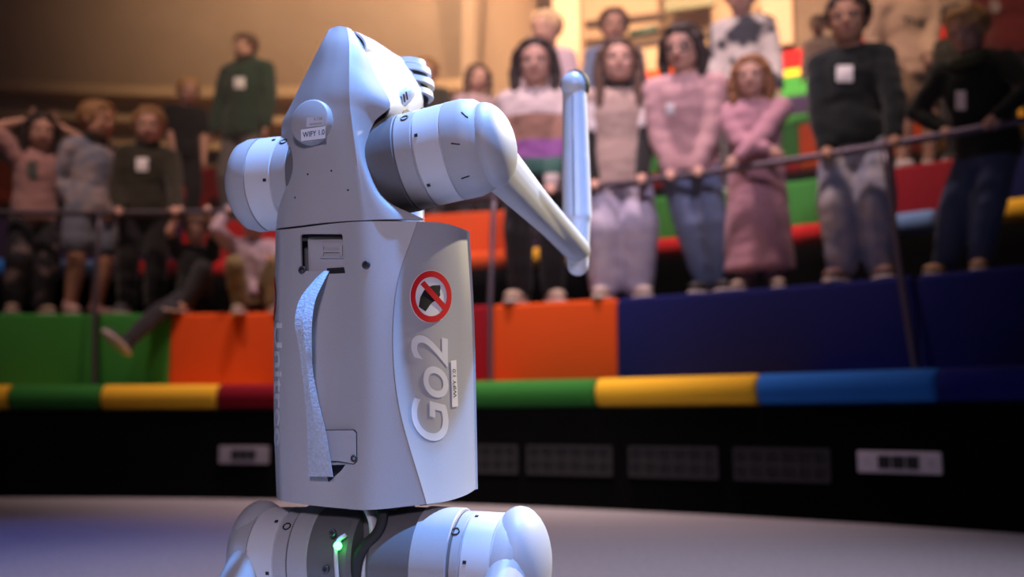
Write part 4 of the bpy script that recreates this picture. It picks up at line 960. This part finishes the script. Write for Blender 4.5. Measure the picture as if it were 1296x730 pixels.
pG, jG, tG = person('tall boy in a dark teal jumper with white name badge and patched pale jeans', 1073, -3, RK, F1, 'dark', 'b', NAVY, ('trousers', DENIM_P), yaw=-6, hands={'L': ('rail', 1046), 'R': ('rail', 1132)}, poles={'L': (-1, -.2, -.3), 'R': (1, -.2, -.3)}, badge=(1069, 93, 21, 21), legw=1.2, shoes=(.16, .09, .08), wide=1.0, smile=False)
person('blond boy in a black hooded jacket leaning forward on the rail, laughing', 1240, 26, RK, F1, 'blond', 'a', cloth('black_green_hoodie', (0.010, 0.013, 0.010)), ('trousers', DENIM_D), yaw=-16, style='mop', lean=.16, hands={'L': ('rail', 1196), 'R': (1262, 146, .26, 'fist')}, poles={'L': (-1, -.2, -.5), 'R': (1, 0, -.5)}, look=(-6, 22), badge=(1216, 127, 13, 24), hoodcol=cloth('green_hood', (0.05, 0.06, 0.03)), legw=1.15, shoes=(.38, .22, .12), wide=1.15, hipdrop=.02, feet={'L': (1200, -.1), 'R': (1244, -.05)})
# ---- rows behind
B = dict(fine=False)
person('person with fair hair and bare arms in a black T-shirt by the timber wall', 238, 101, RB, F2, 'blond', 'a', BLK, ('trousers', BLKT), yaw=10, sleeve='short', hands={'R': (258, 205, .12), 'L': (222, 200, .1)}, **B)
person('tall adult in a dark green jumper and grey trousers by the timber wall', 314, 46, RB + .14, F2, 'brown', 'a', FOREST, ('trousers', GREYT), yaw=-34, look=(-14, 8), kid=False, neck=OLIVE, badge=(303, 105, 14, 14), wide=1.1, **B)
person('child in dark olive top standing behind the head of the robot dog', 541, 76, RB, F2, 'tawny', 'a', OLIVE, ('trousers', BLKT), yaw=-20, **B)
person('child with brown bobbed hair in a grey pink hooded top behind the robot arm', 603, 84, RB + .12, F2, 'brown', 'a', cloth('grey_pink', (0.36, 0.26, 0.27)), ('trousers', BLKT), yaw=15, style='bob', **B)
person('fair-haired child in a pale lilac top behind the girl in stripes', 692, 18, RB, F2, 'light', 'a', cloth('pale_lilac_jumper', (0.50, 0.38, 0.42)), ('trousers', GREYT), yaw=-10, look=(-20, 10), **B)
person('child in a blue grey jacket behind the girl with the knitted vest', 776, 15, RB, F2, 'brown', 'b', cloth('blue_grey_jacket', (0.13, 0.17, 0.25)), ('trousers', BLKT), yaw=5, neck=cloth('navy_collar', (0.02, 0.02, 0.05)), **B)
pV, jV, tV = person('child in a white and navy college jacket behind the girl in rose', 938, -26, RB, F2, 'brown', 'a', mat_patches('white_navy_jacket', (0.55, 0.50, 0.48), (0.012, 0.014, 0.03), 4.2, .55, .03), ('trousers', GREYT), yaw=-6, **B)
pT, jT, tT = person('person in a beige sweatshirt with black letters and brown shorts, standing sideways', 1146, -52, RB + .05, F2, 'brown', 'a', cloth('beige_sweat', (0.52, 0.35, 0.25)), ('shorts', cloth('brown_shorts', (0.20, 0.12, 0.07))), yaw=26, look=(10, 8), hands={'R': (1176, 70, .18, 'fist'), 'L': (1122, 86, .1)}, wide=1.1, shoes=(.45, .42, .42), legw=1.1, hem=.43, **B)
v_, f_ = text2d('YNE', 0, .02); print_on(tT, pT, 'shirt_lettering', ([(1142 + a * 29, 32 + a * 4 - b * 12) for a, b in v_], f_), INK)
person('dark-haired boy in dark olive top peeking from behind the blond boy', 1209, 10, RB - .14, F2, 'dark', 'b', OLIVE, ('trousers', BLKT), yaw=-20, style='mop', **B)
pE, jE, tE = person('person in a dark red jumper with a grey emblem behind the blond boy', 1278, -78, RB + .16, F2, 'dark', 'a', cloth('deep_red', (0.10, 0.003, 0.004)), ('trousers', BLKT), yaw=-12, wide=1.25, **B)
print_on(tE, pE, 'shirt_emblem', disc2((1259, 8), 7.5, 8.5), mat('emblem_grey', (0.22, 0.16, 0.15), .7))
person('child in a pale top half hidden behind the tall boy', 1036, 22, RC, F3, 'brown', 'a', CREAM, ('trousers', GREYT), yaw=-12, scale_h=None, **B)
